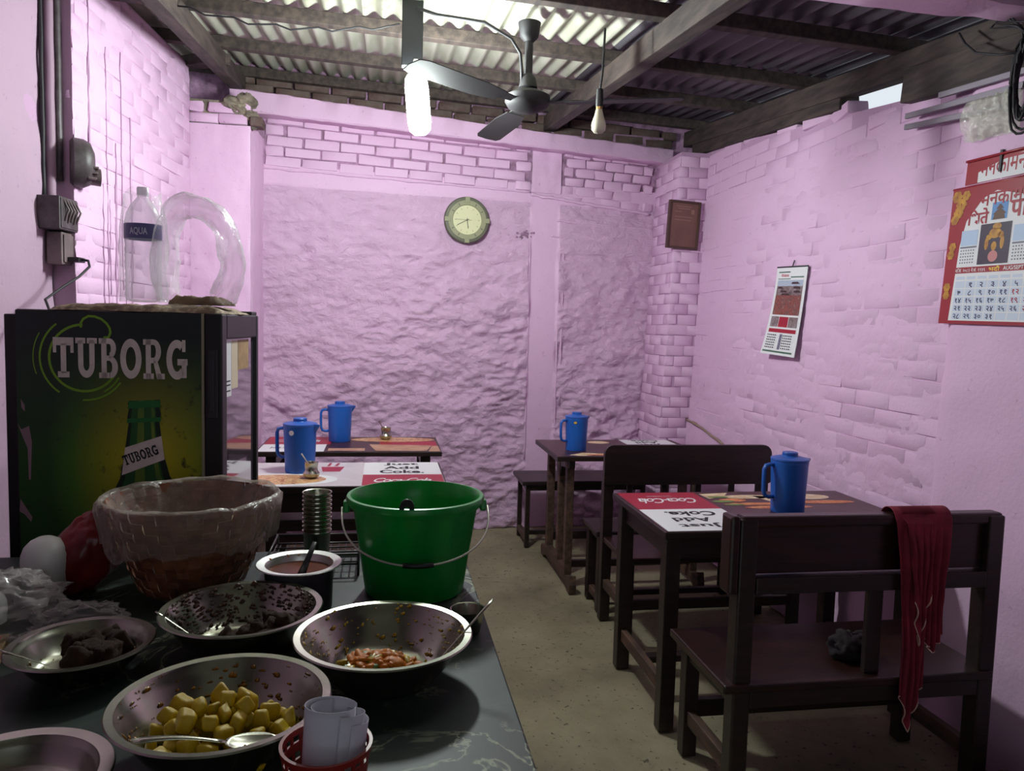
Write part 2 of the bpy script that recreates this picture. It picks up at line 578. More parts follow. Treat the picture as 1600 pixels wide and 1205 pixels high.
lay_bricks(wall_left_pillar, lambda s, z: (Vector((s, 4.862, z)), Vector((1, 0, 0)), Vector((0, 0, 1))), -1.15, -0.80, [2.635, 2.70], 0.168, 0.178, 0.056, 0.09, M_pink, 14, jitter=.006, rough=.004)
m = MB()
for k, (dx, dz, sx, sz) in enumerate(((0, 0, .05, .035), (.05, -.03, .045, .03), (.075, -.07, .028, .04), (-.05, .03, .06, .04), (.03, .05, .06, .05))):
    c0 = Vector((-.86+dx, 4.885, 2.70+dz))
    def lumpf(u, v, c0=c0, sx=sx, sz=sz, k=k):
        d = Vector((sin(pi*v)*cos(2*pi*u), sin(pi*v)*sin(2*pi*u), cos(pi*v)))
        q = 1+.5*noise.noise(d*1.8+Vector((k*4, 0, 0)))+.25*noise.noise(d*4+Vector((k, 3, 0)))
        return c0+Vector((d.x*sx*q, d.y*.04*q, d.z*sz*q))
    m.grid(18, 10, lumpf)
m.build('broken_mortar', M_cement, wall_left_pillar)
m = MB(); m.box(-.80, -.73, 4.84, 4.95, 2.60, 2.655); m.build('chipped_brick', M_rawbrick, wall_left_pillar, bevel=.008)

# left wall ----------------------------------------------------
LD = Vector((-0.0822, -0.9966, 0)); LN = Vector((0.9966, -0.0822, 0)); LO = Vector((-1.14, 4.86, 0))
def left_pt(s, z, off=0.0): return LO + LD*s + LN*off + Vector((0, 0, z))
m = MB()
a = [left_pt(0, 0, -.006), left_pt(1.43, 0, -.006), left_pt(1.43, 0, -.09), left_pt(6.0, 0, -.09), left_pt(6.0, 0, -.25), left_pt(0, 0, -.25)]
m.prism([(p.x, p.y) for p in a], 2.93)
wall_left = struct(m.build('wall_left', M_jointpink), 'pink painted brick left wall with a step beside the conduit')
place_left = lambda s, z: (left_pt(s, z), -LD, Vector((0, 0, 1)))
lay_bricks(wall_left, place_left, 0.0, 1.43, [0.035+0.0705*k for k in range(41)], 0.2335, 0.235, 0.0682, 0.05, M_pink, 15, jitter=0.0014, rough=.0015, limit=290, bev=.0035, rot=.004)
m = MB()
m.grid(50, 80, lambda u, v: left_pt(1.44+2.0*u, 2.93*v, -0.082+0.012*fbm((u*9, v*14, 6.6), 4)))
m.build('plaster_face', M_pink_dim, wall_left, smooth=True)
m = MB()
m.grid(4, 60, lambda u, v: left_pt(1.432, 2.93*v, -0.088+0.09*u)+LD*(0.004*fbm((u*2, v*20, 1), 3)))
m.build('step_face', M_pink_dim, wall_left, smooth=True)
m = MB()   # paint drips down the left wall
for k in range(14):
    s = random.uniform(.85, 1.36); z1 = random.uniform(1.9, 2.85); L = random.uniform(.35, 1.1)
    m.tube([left_pt(s+0.014*noise.noise(Vector((q*.6, k, 0))), z1-L*q/14, 0.002) for q in range(15)], [.0028]*13+[.004, .003], 5)
m.build('paint_drip', M_jointpink, wall_left, smooth=True)

# right wall ---------------------------------------------------
RU = Vector((0.04, 0, 1)).normalized()
def right_pt(s, z, off=0.0): return Vector((xr(z)-off, 5.06-s, z))
def right_top(y): return 2.43+0.122*(y-2.96)
m = MB()
pr = [(5.55, 0), (-0.9, 0), (-0.9, 1.97), (2.5, 2.40), (5.55, 2.75)]
vs = [(xr(z)+.006, y, z) for y, z in pr]+[(xr(z)+.2, y, z) for y, z in pr]
n = len(pr)
m.add(vs, [tuple(range(n)), tuple(range(2*n-1, n-1, -1))]+[(i, (i+1) % n, n+(i+1) % n, n+i) for i in range(n)])
wall_right = struct(m.build('wall_right', M_jointpink), 'pink painted brick right wall with uneven courses')
place_right = lambda s, z: (right_pt(s, z), Vector((0, -1, 0)), RU) 
# wall face looks towards -x: along must be +y so that the outward axis points into the room
place_right = lambda s, z: (right_pt(s, z, 0.0)+Vector((0, 0.004*noise.noise(Vector((s*2, z*3, 1))), 0.016*noise.noise(Vector((s*1.1, z*1.2, 5))))), Vector((0, -1, 0.03*noise.noise(Vector((s, z*2, 8))))), RU)
lay_bricks(wall_right, place_right, 0.0, 3.2, [0.035+0.0715*k for k in range(38)], 0.239, 0.238, 0.0695, 0.05, M_pink, 16, jitter=0.0016, rough=.0014, bev=.0035, rot=.004, ztop=lambda p: right_top(p.y)-.02)
m = MB()   # patchy skin of old paint and plaster bridging the joints
m.grid(150, 130, lambda u, v: Vector((xr(2.36*v)+.0004-.0075*fbm((u*9, v*22, 3.3), 5, .6)-.002*fbm((u*60, v*60, 1), 2), 5.03-2.75*u, 2.36*v)))
m.build('paint_skin', M_pink, wall_right, smooth=True)
m = MB()
m.grid(60, 110, lambda u, v: left_pt(.01+1.41*u, 2.92*v, -.0028+.0075*fbm((u*6+4, v*20, 3.3), 5, .6)))
m.build('paint_skin', M_pink, wall_left, smooth=True)
# thin coat of smoother plaster below the cracked edge, with its grey lip
lip = [(5.05, .845), (4.85, .83), (4.5, .775), (4.2, .725), (3.9, .70), (3.6, .66), (3.35, .645), (3.0, .60), (2.75, .60)]
def lip_z(y):
    for (ya, za), (yb_, zb) in zip(lip, lip[1:]):
        if yb_ <= y <= ya: return za+(zb-za)*(ya-y)/(ya-yb_)
    return lip[-1][1]
m = MB()
m.grid(90, 36, lambda u, v: Vector((xr(lip_z(5.05-2.4*u)*v)-0.009-0.006*fbm((u*16, v*6, 2.2), 4), 5.05-2.4*u, lip_z(5.05-2.4*u)*v+0.004)))
m.build('plaster_skirt', M_pink, wall_right, smooth=True)
m = MB()
pts = []
for k in range(60):
    y = 5.03-2.28*k/59
    z = lip_z(y)+0.006*noise.noise(Vector((k*.5, 1, 1)))
    pts.append((xr(z)-.016, y, z))
m.tube(pts, [0.008*(1+.5*noise.noise(Vector((k*.4, 3, 3)))) for k in range(60)], 6)
m.build('cracked_lip', mat('bare_cement_edge', rgb(150, 126, 112), .9), wall_right, smooth=True)
# pilaster at the near end, a hand's breadth proud
m = MB()
m.grid(16, 80, lambda u, v: Vector((xr(2.39*v)-0.022-0.008*fbm((u*6, v*16, 4.2), 4) + (0.03 if u < .01 else 0), 2.64-0.9*u, 2.39*v)))
m.build('pilaster', M_pink, wall_right, smooth=60)
# loose bricks on top of the wall
for k, (y, dz, tilt) in enumerate(((4.95, .03, .02), (4.68, .035, -.03), (4.42, .03, .05), (4.2, .09, .1), (4.02, .03, -.03), (3.72, .03, .02), (3.52, .025, .12), (3.62, .085, .25), (3.15, -.035, .04))):
    o = bpy.data.objects.new('brick', brick_mesh(.22, .062, .1, 300+k, M_pink if k % 4 != 3 else M_rawbrick, .005))
    col.objects.link(o); o.parent = wall_right
    z = right_top(y)+dz
    o.matrix_local = Matrix.Translation((xr(z)+.05, y, z)) @ Matrix.Rotation(pi/2+.1*(k % 3-1), 4, 'Z') @ Matrix.Rotation(tilt, 4, 'Y')

# right pillar -------------------------------------------------
m = MB()
def rp(z, x0): return x0 + 0.038*z
cs = [(1.862, 5.04), (2.30, 5.04), (2.30, 5.60), (1.862, 5.60)]
vs = [Vector((rp(z, x), y, z)) for z in (0, 2.66) for x, y in cs]
m.add(vs, [(0, 1, 2, 3), (7, 6, 5, 4)]+[(i, (i+1) % 4, 4+(i+1) % 4, 4+i) for i in range(4)])
wall_right_pillar = struct(m.build('wall_right_pillar', M_jointpink), 'pink painted brick pillar in the far right corner')
pu = Vector((.038, 0, 1)).normalized()
zs = [0.035+0.0712*k for k in range(37)]
lay_bricks(wall_right_pillar, lambda s, z: (Vector((rp(z, 1.856)+s, 5.033, z)), Vector((1, 0, .0)), pu), 0.0, 0.27, zs, 0.130, 0.132, 0.0695, 0.04, M_pink, 17, jitter=.0010, rough=.0012, bev=.0025, rot=.003)
lay_bricks(wall_right_pillar, lambda s, z: (Vector((rp(z, 1.856), 5.50-s, z)), Vector((0, -1, 0)), pu), 0.0, 0.467, zs, 0.232, 0.234, 0.0695, 0.04, M_pink, 18, jitter=.0012, rough=.0014, bev=.0025, rot=.003)

# wall behind the camera with the street opening ------------------
m = MB()
m.box(-1.75, -.55, -1.0, -.9, 0, 2.6); m.box(.75, 2.4, -1.0, -.9, 0, 2.6); m.box(-.55, .75, -1.0, -.9, 2.05, 2.6)
struct(m.build('wall_front', mat('dark_plaster', rgb(74, 62, 66), .85, c2=rgb(50, 42, 44), nscale=3)), 'unseen dark front wall with the street opening')  # unseen wall limiting daylight, coloured dark so the steel bowls reflect no pink
bent_beam('trim_1', ((-1.6, 2.33, 2.64), (2.4, 2.33, 2.63)), 0.14, (0.19, 0.19), M_pink, None)
struct(bpy.data.objects['trim_1'], 'pink painted beam crossing under the roof at the top right')

# roof -----------------------------------------------------------
ceiling = bpy.data.objects.new('ceiling', None); col.objects.link(ceiling)
struct(ceiling, 'corrugated metal sheet roof on timber purlins and rafters')
def sheet(x0, w, y0, y1, mt, lift, seed):
    pitch, amp = 0.088, 0.017
    n = int(w/pitch*8)
    rows = 8
    def f(u, v):
        x = x0+w*u; y = y0+(y1-y0)*v
        return Vector((x, y, roof_z(x, y)+0.017+lift+amp*sin(2*pi*x/pitch)+0.004*noise.noise(Vector((x*1.5, y*2, seed)))))
    mb = MB(); mb.grid(n, rows, f)
    mb.build('corrugated_sheet', mt, ceiling, smooth=True)
k = 0
for (y0, y1, lift) in ((3.70, 5.75, 0.006), (1.62, 3.92, 0.0), (-1.1, 1.75, 0.006)):
    for x0, mt in ((-1.75, M_sheet), (-.95, M_sheet), (-.12, M_sheet), (.70-.2, M_sheet), (1.10, M_sheet_old), (1.82, M_sheet_old)):
        sheet(x0, 0.86, y0, y1, mt, lift+0.004*(k % 2), k); k += 1
def timber(name, a, b, w, h):
    mb = MB(); mb.beam(a, b, w, h); return mb.build(name, M_wood_roof, ceiling, bevel=.004)
for y in (5.24, 4.5, 3.78, 3.02, 2.2, 1.2, .2):
    timber('purlin', (-1.35, y, roof_z(-1.35, y)-.034), (2.35, y+.03, roof_z(2.35, y)-.034), .055, .06)
for x in (-0.93, 1.12, 2.17):
    timber('rafter', (x, 5.45, roof_z(x, 5.45)-.115), (x, -.9, roof_z(x, -.9)-.115), .075, .105)
timber('wall_plate', (2.19, 5.3, 2.74), (2.19, 3.48, 2.585), .10, .09)
timber('wall_plate', (2.17, 2.98, 2.50), (2.17, -.9, 2.05), .12, .14)
timber('purlin_stub', (-1.25, 4.98, 2.96), (-.9, 4.6, 2.90), .09, .06)
# ============================================================ FURNITURE
def leg_box(parent, x, y, w, d, z0, z1, mt, name='leg', bevel=.003):
    mb = MB(); mb.box(x-w/2, x+w/2, y-d/2, y+d/2, z0, z1)
    return mb.build(name, mt, parent, bevel=bevel)
def bar(parent, name, a, b, w, h, mt, bevel=.003):
    mb = MB(); mb.beam(a, b, w, h); return mb.build(name, mt, parent, bevel=bevel)

def food_mat(name, stops, scale=9.0, dist=1.2, rough=.35):
    m, nt, b = new_mat(name)
    v = coords(nt)
    f = noise_node(nt, v, scale, 4, .6, dist)
    nt.links.new(ramp(nt, f, stops), b.inputs['Base Color'])
    b.inputs['Roughness'].default_value = rough
    return m
M_print_dark = food_mat('dark_food_photo_print', [(.3, rgb(34, 18, 20)), (.5, rgb(70, 34, 30)), (.62, rgb(44, 22, 24)), (.8, rgb(110, 66, 44))], 6)
M_print_pizza = food_mat('pizza_photo_print', [(.3, rgb(120, 52, 30)), (.45, rgb(196, 132, 84)), (.55, rgb(226, 190, 140)), (.65, rgb(150, 60, 36)), (.8, rgb(110, 110, 50))], 26)
M_print_wood = food_mat('pale_board_print', [(.3, rgb(188, 176, 180)), (.7, rgb(214, 206, 210))], 3)
M_print_cream = mat('cream_print', rgb(226, 208, 176), .4, c2=rgb(200, 160, 110), nscale=30)
M_print_orange = mat('orange_print', rgb(176, 76, 28), .4, c2=rgb(226, 150, 80), nscale=40)
M_print_tan = mat('tan_paper_print', rgb(190, 150, 120), .45, c2=rgb(168, 122, 96), nscale=12)
M_print_green = mat('leaf_green_print', rgb(104, 130, 60), .45)

def tabletop(t, x0, x1, y0, y1, z, mt_edge, mt_top):
    mb = MB(); mb.box(x0, x1, y0, y1, z-.026, z)
    o = mb.build('tabletop', mt_edge, t, bevel=.003)
    mb = MB(); mb.box(x0+.008, x1-.008, y0+.008, y1-.008, z, z+.0012)
    mb.build('laminate_print', mt_top, o)
    return o
def lay_print(parent, name, mt, polys, z):
    for p in polys:
        mb = MB(); mb.flat(p, None, z); mb.build(name, mt, parent)
def table_text(parent, name, mt, body, cx, cy, w, h, z, rot=0.0, **kw):
    M = Matrix.Translation((cx, cy, z)) @ Matrix.Rotation(rot, 4, 'Z')
    mb = MB(); text_fit(mb, body, M, -w/2, w/2, -h/2, h/2, **kw)
    return mb.build(name, mt, parent)

# --- near right table -------------------------------------------
T1 = thing('dining_table', 'dark wooden table with cola print behind the bench with the towel', 'table', (1.02, 2.85, 0), group='printed dining tables')
def at_base(o, loc):   # parts are written in room coordinates
    for c in o.children:
        c.matrix_parent_inverse = Matrix.Translation(-Vector(loc))
top = tabletop(T1, .985, 2.04, 2.53, 3.17, .75, M_dark_wood, M_print_dark)
Z0 = .7516
lay_print(top, 'red_block', M_cred, [[(1.0, 2.86), (1.345, 2.86), (1.345, 3.155), (1.0, 3.155)]], Z0)
lay_print(top, 'white_block', M_white, [[(1.0, 2.54), (1.345, 2.54), (1.345, 2.86), (1.0, 2.86)]], Z0)
table_text(top, 'cola_script', M_white, 'Coca-Cola', 1.175, 3.005, .25, .085, Z0+.0006, pi, shear=.45, bold=.012, spacing=.86)
table_text(top, 'cola_motto', M_white, 'TASTE THE FEELING', 1.165, 3.085, .11, .012, Z0+.0006, pi)
for i, (w_, hh, yy, ww) in enumerate((('Just', .062, 2.615, .165), ('Add', .06, 2.695, .15), ('Coke.', .07, 2.785, .20))):
    table_text(top, 'slogan', M_ink, w_, 1.185-(.03 if i < 2 else 0)+.0, yy, ww, hh, Z0+.0006, pi, bold=.025 if i < 2 else .03, shear=.0 if i < 2 else .15)
lay_print(top, 'food_picture', M_print_cream, [ell(1.56, 3.06, .12, .035, 18), [(1.62, 2.96), (1.74, 2.94), (1.70, 3.05), (1.58, 3.08)], ell(1.83, 3.05, .10, .05, 18),
    [(1.36, 3.12), (1.50, 3.14), (1.46, 3.08), (1.37, 3.03)]], Z0)
lay_print(top, 'fries_picture', M_print_orange, [ell(1.52, 2.93, .13, .022, 14), ell(1.60, 2.87, .15, .025, 14), ell(1.86, 2.95, .13, .03, 14), ell(1.46, 3.0, .06, .03, 12)], Z0+.0003)
lay_print(top, 'salad_picture', M_print_green, [ell(1.41, 2.98, .05, .02, 10), ell(1.43, 2.92, .045, .014, 10), ell(1.42, 3.06, .05, .016, 10)], Z0+.0005)
for y in (2.585, 3.105):
    for x in (1.03, 1.985):
        leg_box(T1, x, y, .056, .056, 0, .724, M_dark_wood)
for y in (2.585, 3.105):
    bar(T1, 'apron', (1.03, y, .68), (1.985, y, .68), .022, .08, M_dark_wood)
for x in (1.03, 1.985):
    bar(T1, 'side_apron', (x, 2.6, .68), (x, 3.09, .68), .022, .08, M_dark_wood)
    bar(T1, 'stretcher', (x, 2.6, .15), (x, 3.09, .15), .026, .05, M_worn_wood)
bar(T1, 'long_stretcher', (1.04, 2.85, .15), (1.985, 2.85, .15), .05, .026, M_dark_wood)
at_base(T1, (1.02, 2.85, 0))

# --- far right table on sledge feet -------------------------------
T2 = thing('dining_table', 'dark wooden table on curved sledge feet by the far right pillar', 'table', (1.03, 4.38, 0), group='printed dining tables')
top = tabletop(T2, .945, 1.84, 4.07, 4.70, .75, M_dark_wood, M_print_dark)
lay_print(top, 'white_block', M_white, [[(1.48, 4.45), (1.80, 4.45), (1.80, 4.685), (1.48, 4.685)]], Z0)
for i, (w_, hh, yy, ww) in enumerate((('Just', .06, 4.50, .15), ('Add', .06, 4.57, .14), ('Coke.', .06, 4.64, .19))):
    table_text(top, 'slogan', M_ink, w_, 1.63, yy, ww, hh, Z0+.0006, pi, bold=.02)
lay_print(top, 'food_picture', M_print_cream, [[(1.02, 4.12), (1.10, 4.09), (1.25, 4.16), (1.12, 4.2)], ell(1.32, 4.58, .07, .05, 14)], Z0)
lay_print(top, 'fries_picture', M_print_orange, [ell(1.24, 4.13, .12, .02, 12), ell(1.40, 4.22, .09, .03, 12)], Z0+.0003)
for x in (1.035, 1.78):
    prof = [(4.00, 0), (4.06, 0), (4.12, .028), (4.64, .028), (4.70, 0), (4.77, 0), (4.78, .05), (4.74, .075), (4.66, .07), (4.60, .10), (4.17, .10), (4.11, .07), (4.05, .085), (4.01, .10), (3.995, .05)]
    Mx = Matrix(((0, 0, 1, x-.02), (1, 0, 0, 0), (0, 1, 0, 0), (0, 0, 0, 1)))
    mb = MB(); mb.prism(prof, .04, Mx); mb.build('sledge_foot', M_worn_wood, T2, bevel=.003)
    for y in (4.14, 4.33, 4.62):
        leg_box(T2, x, y, .042, .05, .07, .724, M_worn_wood, 'post')
    mb = MB(); mb.prism([(4.09, .724), (4.67, .724), (4.67, .68), (4.42, .66), (4.35, .56), (4.32, .56), (4.28, .66), (4.09, .68)], .034, Matrix(((0, 0, 1, x-.017), (1, 0, 0, 0), (0, 1, 0, 0), (0, 0, 0, 1))))
    mb.build('bracket', M_dark_wood, T2, bevel=.003)
bar(T2, 'long_stretcher', (1.04, 4.14, .13), (1.78, 4.14, .13), .03, .04, M_dark_wood)
bar(T2, 'long_stretcher', (1.04, 4.62, .16), (1.78, 4.62, .16), .03, .05, M_dark_wood)
at_base(T2, (1.03, 4.38, 0))

# --- left tables ---------------------------------------------------
T3 = thing('dining_table', 'white topped table with pizza print between fridge and green bucket', 'table', (-.2, 3.64, 0), group='printed dining tables')
top = tabletop(T3, -.80, .285, 3.345, 3.925, .75, M_dark_wood, M_print_wood)
lay_print(top, 'white_block', M_white, [[(-.09, 3.60), (.275, 3.60), (.275, 3.915), (-.09, 3.915)]], Z0)
lay_print(top, 'red_block', M_cred, [[(-.09, 3.36), (.275, 3.36), (.275, 3.60), (-.09, 3.60)]], Z0)
for i, (w_, hh, yy, ww) in enumerate((('Just', .07, 3.86, .17), ('Add', .07, 3.77, .17), ('Coke.', .08, 3.67, .21))):
    table_text(top, 'slogan', M_ink, w_, .09, yy, ww, hh, Z0+.0006, 0, bold=.03)
table_text(top, 'cola_script', M_white, 'Coca-Cola', .09, 3.47, .26, .09, Z0+.0006, 0, shear=.45, bold=.012, spacing=.86)
lay_print(top, 'plate_picture', M_white, [ell(-.45, 3.50, .25, .135, 32)], Z0)
lay_print(top, 'pizza_picture', M_print_pizza, [ell(-.46, 3.50, .21, .11, 32)], Z0+.0004)
lay_print(top, 'glass_picture', M_cred, [[(-.28, 3.68), (-.20, 3.68), (-.185, 3.80), (-.295, 3.80)], [(-.27, 3.82), (-.255, 3.82), (-.25, 3.9), (-.262, 3.9)], [(-.235, 3.82), (-.22, 3.82), (-.21, 3.9), (-.222, 3.9)]], Z0)
for x in (-.75, .235):
    for y in (3.39, 3.88):
        leg_box(T3, x, y, .055, .055, 0, .724, M_dark_wood)
    bar(T3, 'stretcher', (x, 3.4, .16), (x, 3.87, .16), .03, .05, M_dark_wood)
for y in (3.39, 3.88): bar(T3, 'apron', (-.75, y, .675), (.235, y, .675), .022, .09, M_dark_wood)
at_base(T3, (-.2, 3.64, 0))

T4 = thing('dining_table', 'printed table against the lumpy back wall, left side', 'table', (-.2, 4.52, 0), group='printed dining tables')
top = tabletop(T4, -.68, .325, 4.24, 4.80, .75, M_dark_wood, M_print_dark)
lay_print(top, 'white_block', M_white, [[(-.67, 4.25), (-.32, 4.25), (-.32, 4.50), (-.67, 4.50)]], Z0)
lay_print(top, 'red_block', M_cred, [[(-.67, 4.50), (-.30, 4.50), (-.30, 4.79), (-.67, 4.79)], [(-.02, 4.44), (.31, 4.44), (.31, 4.62), (-.02, 4.62)]], Z0)
lay_print(top, 'tray_picture', M_print_tan, [[(-.04, 4.27), (.24, 4.27), (.28, 4.46), (-.08, 4.50)], [(.25, 4.25), (.315, 4.25), (.315, 4.44), (.28, 4.44)], [(-.30, 4.27), (-.1, 4.27), (-.1, 4.36), (-.3, 4.36)]], Z0+.0003)
lay_print(top, 'pizza_picture', M_print_pizza, [ell(.06, 4.68, .25, .09, 28), [(-.29, 4.62), (-.2, 4.60), (-.2, 4.77), (-.3, 4.77)]], Z0+.0006)
table_text(top, 'cola_script', M_white, 'Coca-Cola', -.49, 4.64, .25, .09, Z0+.0006, 0, shear=.45, bold=.012, spacing=.86)
table_text(top, 'slogan', M_ink, 'Just Add Coke.', -.5, 4.38, .24, .06, Z0+.0006, 0, bold=.02)
for x in (-.60, .235):
    for y in (4.30, 4.74):
        leg_box(T4, x, y, .055, .05, 0, .724, M_dark_wood)
    bar(T4, 'side_apron', (x, 4.31, .69), (x, 4.73, .69), .05, .07, M_dark_wood)
bar(T4, 'long_stretcher', (-.6, 4.52, .2), (.235, 4.52, .2), .03, .05, M_dark_wood)
at_base(T4, (-.2, 4.52, 0))

# --- benches ---------------------------------------------------------
# near bench: its back is turned to the camera
B1 = thing('bench', 'dark wooden bench with solid backrest and a maroon towel over it', 'bench', (1.45, 2.27, 0), group='wooden benches')
for x in (1.062, 1.882):
    leg_box(B1, x, 2.09, .056, .06, 0, .915, M_dark_wood, 'back_post', .006)
    leg_box(B1, x-.01, 2.42, .05, .05, 0, .385, M_dark_wood)
    bar(B1, 'side_stretcher', (x-.005, 2.11, .14), (x-.01, 2.41, .14), .03, .05, M_worn_wood)
    bar(B1, 'seat_rail', (x-.003, 2.11, .365), (x-.01, 2.41, .365), .035, .05, M_dark_wood)
mb = MB(); mb.box(1.0, 1.90, 2.05, 2.49, .392, .42); mb.build('seat', M_brown_wood, B1, bevel=.006)
mb = MB(); mb.box(1.034, 1.034-.03, 2.06, 2.13, .69, .925); mb.build('end_board', M_brown_wood, B1, bevel=.008)
mb = MB(); mb.box(1.09, 1.855, 2.085, 2.105, .745, .90); mb.build('back_panel', M_brown_wood, B1, bevel=.002)
bar(B1, 'top_rail', (1.04, 2.09, .905), (1.905, 2.09, .905), .05, .036, M_brown_wood, .008)
bar(B1, 'lower_rail', (1.09, 2.085, .715), (1.856, 2.085, .715), .055, .05, M_dark_wood)
bar(B1, 'centre_slat', (1.50, 2.095, .42), (1.50, 2.095, .70), .05, .022, M_dark_wood)
bar(B1, 'long_stretcher', (1.08, 2.42, .165), (1.87, 2.42, .165), .03, .06, M_dark_wood)
bar(B1, 'back_apron', (1.09, 2.075, .365), (1.856, 2.075, .365), .025, .05, M_dark_wood)
at_base(B1, (1.45, 2.27, 0))

# middle bench: faces the camera, back to the far table
B2 = thing('bench', 'black bench with a wide rounded backrest on the far side of the cola table', 'bench', (1.5, 3.45, 0), group='wooden benches')
for x in (1.105, 1.925):
    leg_box(B2, x, 3.64, .05, .05, 0, .70, M_dark_wood, 'back_post')
    leg_box(B2, x+.005, 3.29, .045, .045, 0, .40, M_dark_wood)
    bar(B2, 'side_stretcher', (x, 3.31, .19), (x, 3.62, .19), .03, .045, M_worn_wood)
mb = MB(); mb.box(1.085, 1.95, 3.25, 3.645, .40, .43); mb.build('seat', M_brown_wood, B2, bevel=.006)
R_, x0, x1, z0, z1 = .045, 1.075, 1.955, .69, .89
poly = []
for cx, cz, a0 in ((x0+R_, z0+.01, pi), (x1-R_, z0+.01, 1.5*pi), (x1-R_, z1-R_, 0), (x0+R_, z1-R_, pi/2)):
    rr = R_ if cz > .75 else .01
    for k in range(6):
        a = a0+pi/2*k/5
        poly.append((cx+(rr if cz > .75 else R_)*cos(a) if cz > .75 else cx+R_*cos(a), cz+rr*sin(a)))
mb = MB(); mb.prism(poly, .028, Matrix(((1, 0, 0, 0), (0, 0, -1, 3.63), (0, 1, 0, 0), (0, 0, 0, 1)))); mb.build('backrest', M_dark_wood, B2, bevel=.004)
for x in (1.22, 1.40, 1.58, 1.76):
    bar(B2, 'back_slat', (x, 3.64, .43), (x, 3.64, .70), .03, .018, M_dark_wood)
bar(B2, 'long_stretcher', (1.11, 3.29, .2), (1.93, 3.29, .2), .025, .045, M_dark_wood)
at_base(B2, (1.5, 3.45, 0))

def plain_bench(label, x0, x1, y0, y1, z, seatm, legw=.045):
    loc = ((x0+x1)/2, (y0+y1)/2, 0)
    t = thing('bench', label, 'bench', loc, group='wooden benches')
    mb = MB(); mb.box(x0, x1, y0, y1, z-.028, z); mb.build('seat', seatm, t, bevel=.006)
    for x in (x0+.045, x1-.045):
        for y in (y0+.045, y1-.045): leg_box(t, x, y, legw, legw, 0, z-.028, M_dark_wood)
        bar(t, 'side_stretcher', (x, y0+.05, .06), (x, y1-.05, .06), .03, .04, M_worn_wood)
        bar(t, 'side_rail', (x, y0+.05, z-.05), (x, y1-.05, z-.05), .02, .04, M_dark_wood)
    bar(t, 'long_stretcher', (x0+.05, (y0+y1)/2, .06), (x1-.05, (y0+y1)/2, .06), .03, .03, M_dark_wood)
    bar(t, 'apron', (x0+.05, y0+.045, z-.05), (x1-.05, y0+.045, z-.05), .02, .04, M_dark_wood)
    at_base(t, loc)
    return t
plain_bench('backless black bench hidden behind the rounded backrest, facing the far table', 1.075, 1.93, 3.70, 3.99, .43, M_dark_wood, .05)
plain_bench('low backless bench by the far wall beyond the sledge foot table', .90, 1.78, 4.86, 5.24, .45, M_dark_wood, .03)
plain_bench('backless bench between the two left tables', -.85, .12, 3.96, 4.20, .45, M_dark_wood)

# --- serving counter --------------------------------------------------
def marble_mat():
    m, nt, b = new_mat('green_marble')
    v = coords(nt)
    a = noise_node(nt, v, 5, 6, .6, .8)
    c = ramp(nt, a, [(.3, rgb(18, 27, 25)), (.5, rgb(30, 43, 38)), (.7, rgb(46, 60, 52))])
    g = noise_node(nt, v, 3.1, 5, .62, 2.2)
    vein = ramp(nt, g, [(.47, (0, 0, 0, 1)), (.492, (.9, .9, .9, 1)), (.516, (0, 0, 0, 1))])
    patch = ramp(nt, noise_node(nt, v, 2.2, 2), [(.50, (0, 0, 0, 1)), (.60, (1, 1, 1, 1))])
    mm = nt.nodes.new('ShaderNodeMath'); mm.operation = 'MULTIPLY'
    nt.links.new(vein, mm.inputs[0]); nt.links.new(patch, mm.inputs[1])
    nt.links.new(mix(nt, mm.outputs[0], c, rgb(150, 156, 128)), b.inputs['Base Color'])
    b.inputs['Roughness'].default_value = .5
    b.inputs['Specular IOR Level'].default_value = .3
    bump(nt, b, noise_node(nt, v, 40, 4), .12, .003)
    return m
M_marble = marble_mat()
CT = thing('serving_counter', 'serving counter with dark green marble top under the food bowls', 'counter', (-.4, 1.5, 0))
mb = MB(); mb.box(-1.30, .235, .55, 2.24, .765, .80); mb.build('marble_top', M_marble, CT, bevel=.004)
mb = MB(); mb.box(-1.26, .19, .60, 2.20, .10, .765); mb.build('cabinet_body', M_charcoal, CT)
mb = MB(); mb.box(-1.24, .16, .63, 2.17, 0, .10); mb.build('plinth', M_black, CT)
at_base(CT, (-.4, 1.5, 0))
# ============================================================ ON THE COUNTER
CZ = 0.80
def film_mat(name, c, mixf, rough=.12, bumps=.5, bscale=30):
    m, nt, b = new_mat(name)
    b.inputs['Base Color'].default_value = c
    b.inputs['Roughness'].default_value = rough
    b.inputs['Specular IOR Level'].default_value = .7
    tr = nt.nodes.new('ShaderNodeBsdfTransparent')
    mx = nt.nodes.new('ShaderNodeMixShader')
    lw = nt.nodes.new('ShaderNodeLayerWeight'); lw.inputs['Blend'].default_value = .35
    mp = nt.nodes.new('ShaderNodeMapRange')
    mp.inputs['To Min'].default_value = mixf; mp.inputs['To Max'].default_value = min(1, mixf+.5)
    nt.links.new(lw.outputs['Facing'], mp.inputs['Value'])
    nt.links.new(mp.outputs['Result'], mx.inputs['Fac'])
    nt.links.new(tr.outputs[0], mx.inputs[1]); nt.links.new(b.outputs[0], mx.inputs[2])
    nt.links.new(mx.outputs[0], nt.nodes['Material Output'].inputs['Surface'])
    bump(nt, b, noise_node(nt, coords(nt), bscale, 3, .6, 1.0), bumps, .01)
    return m
M_film = film_mat('clear_film', (.8, .78, .78, 1), .09)
M_film_thin = film_mat('thin_clear_film', (.85, .83, .86, 1), .13)
M_bag = film_mat('clear_bag_film', (.55, .5, .48, 1), .14)

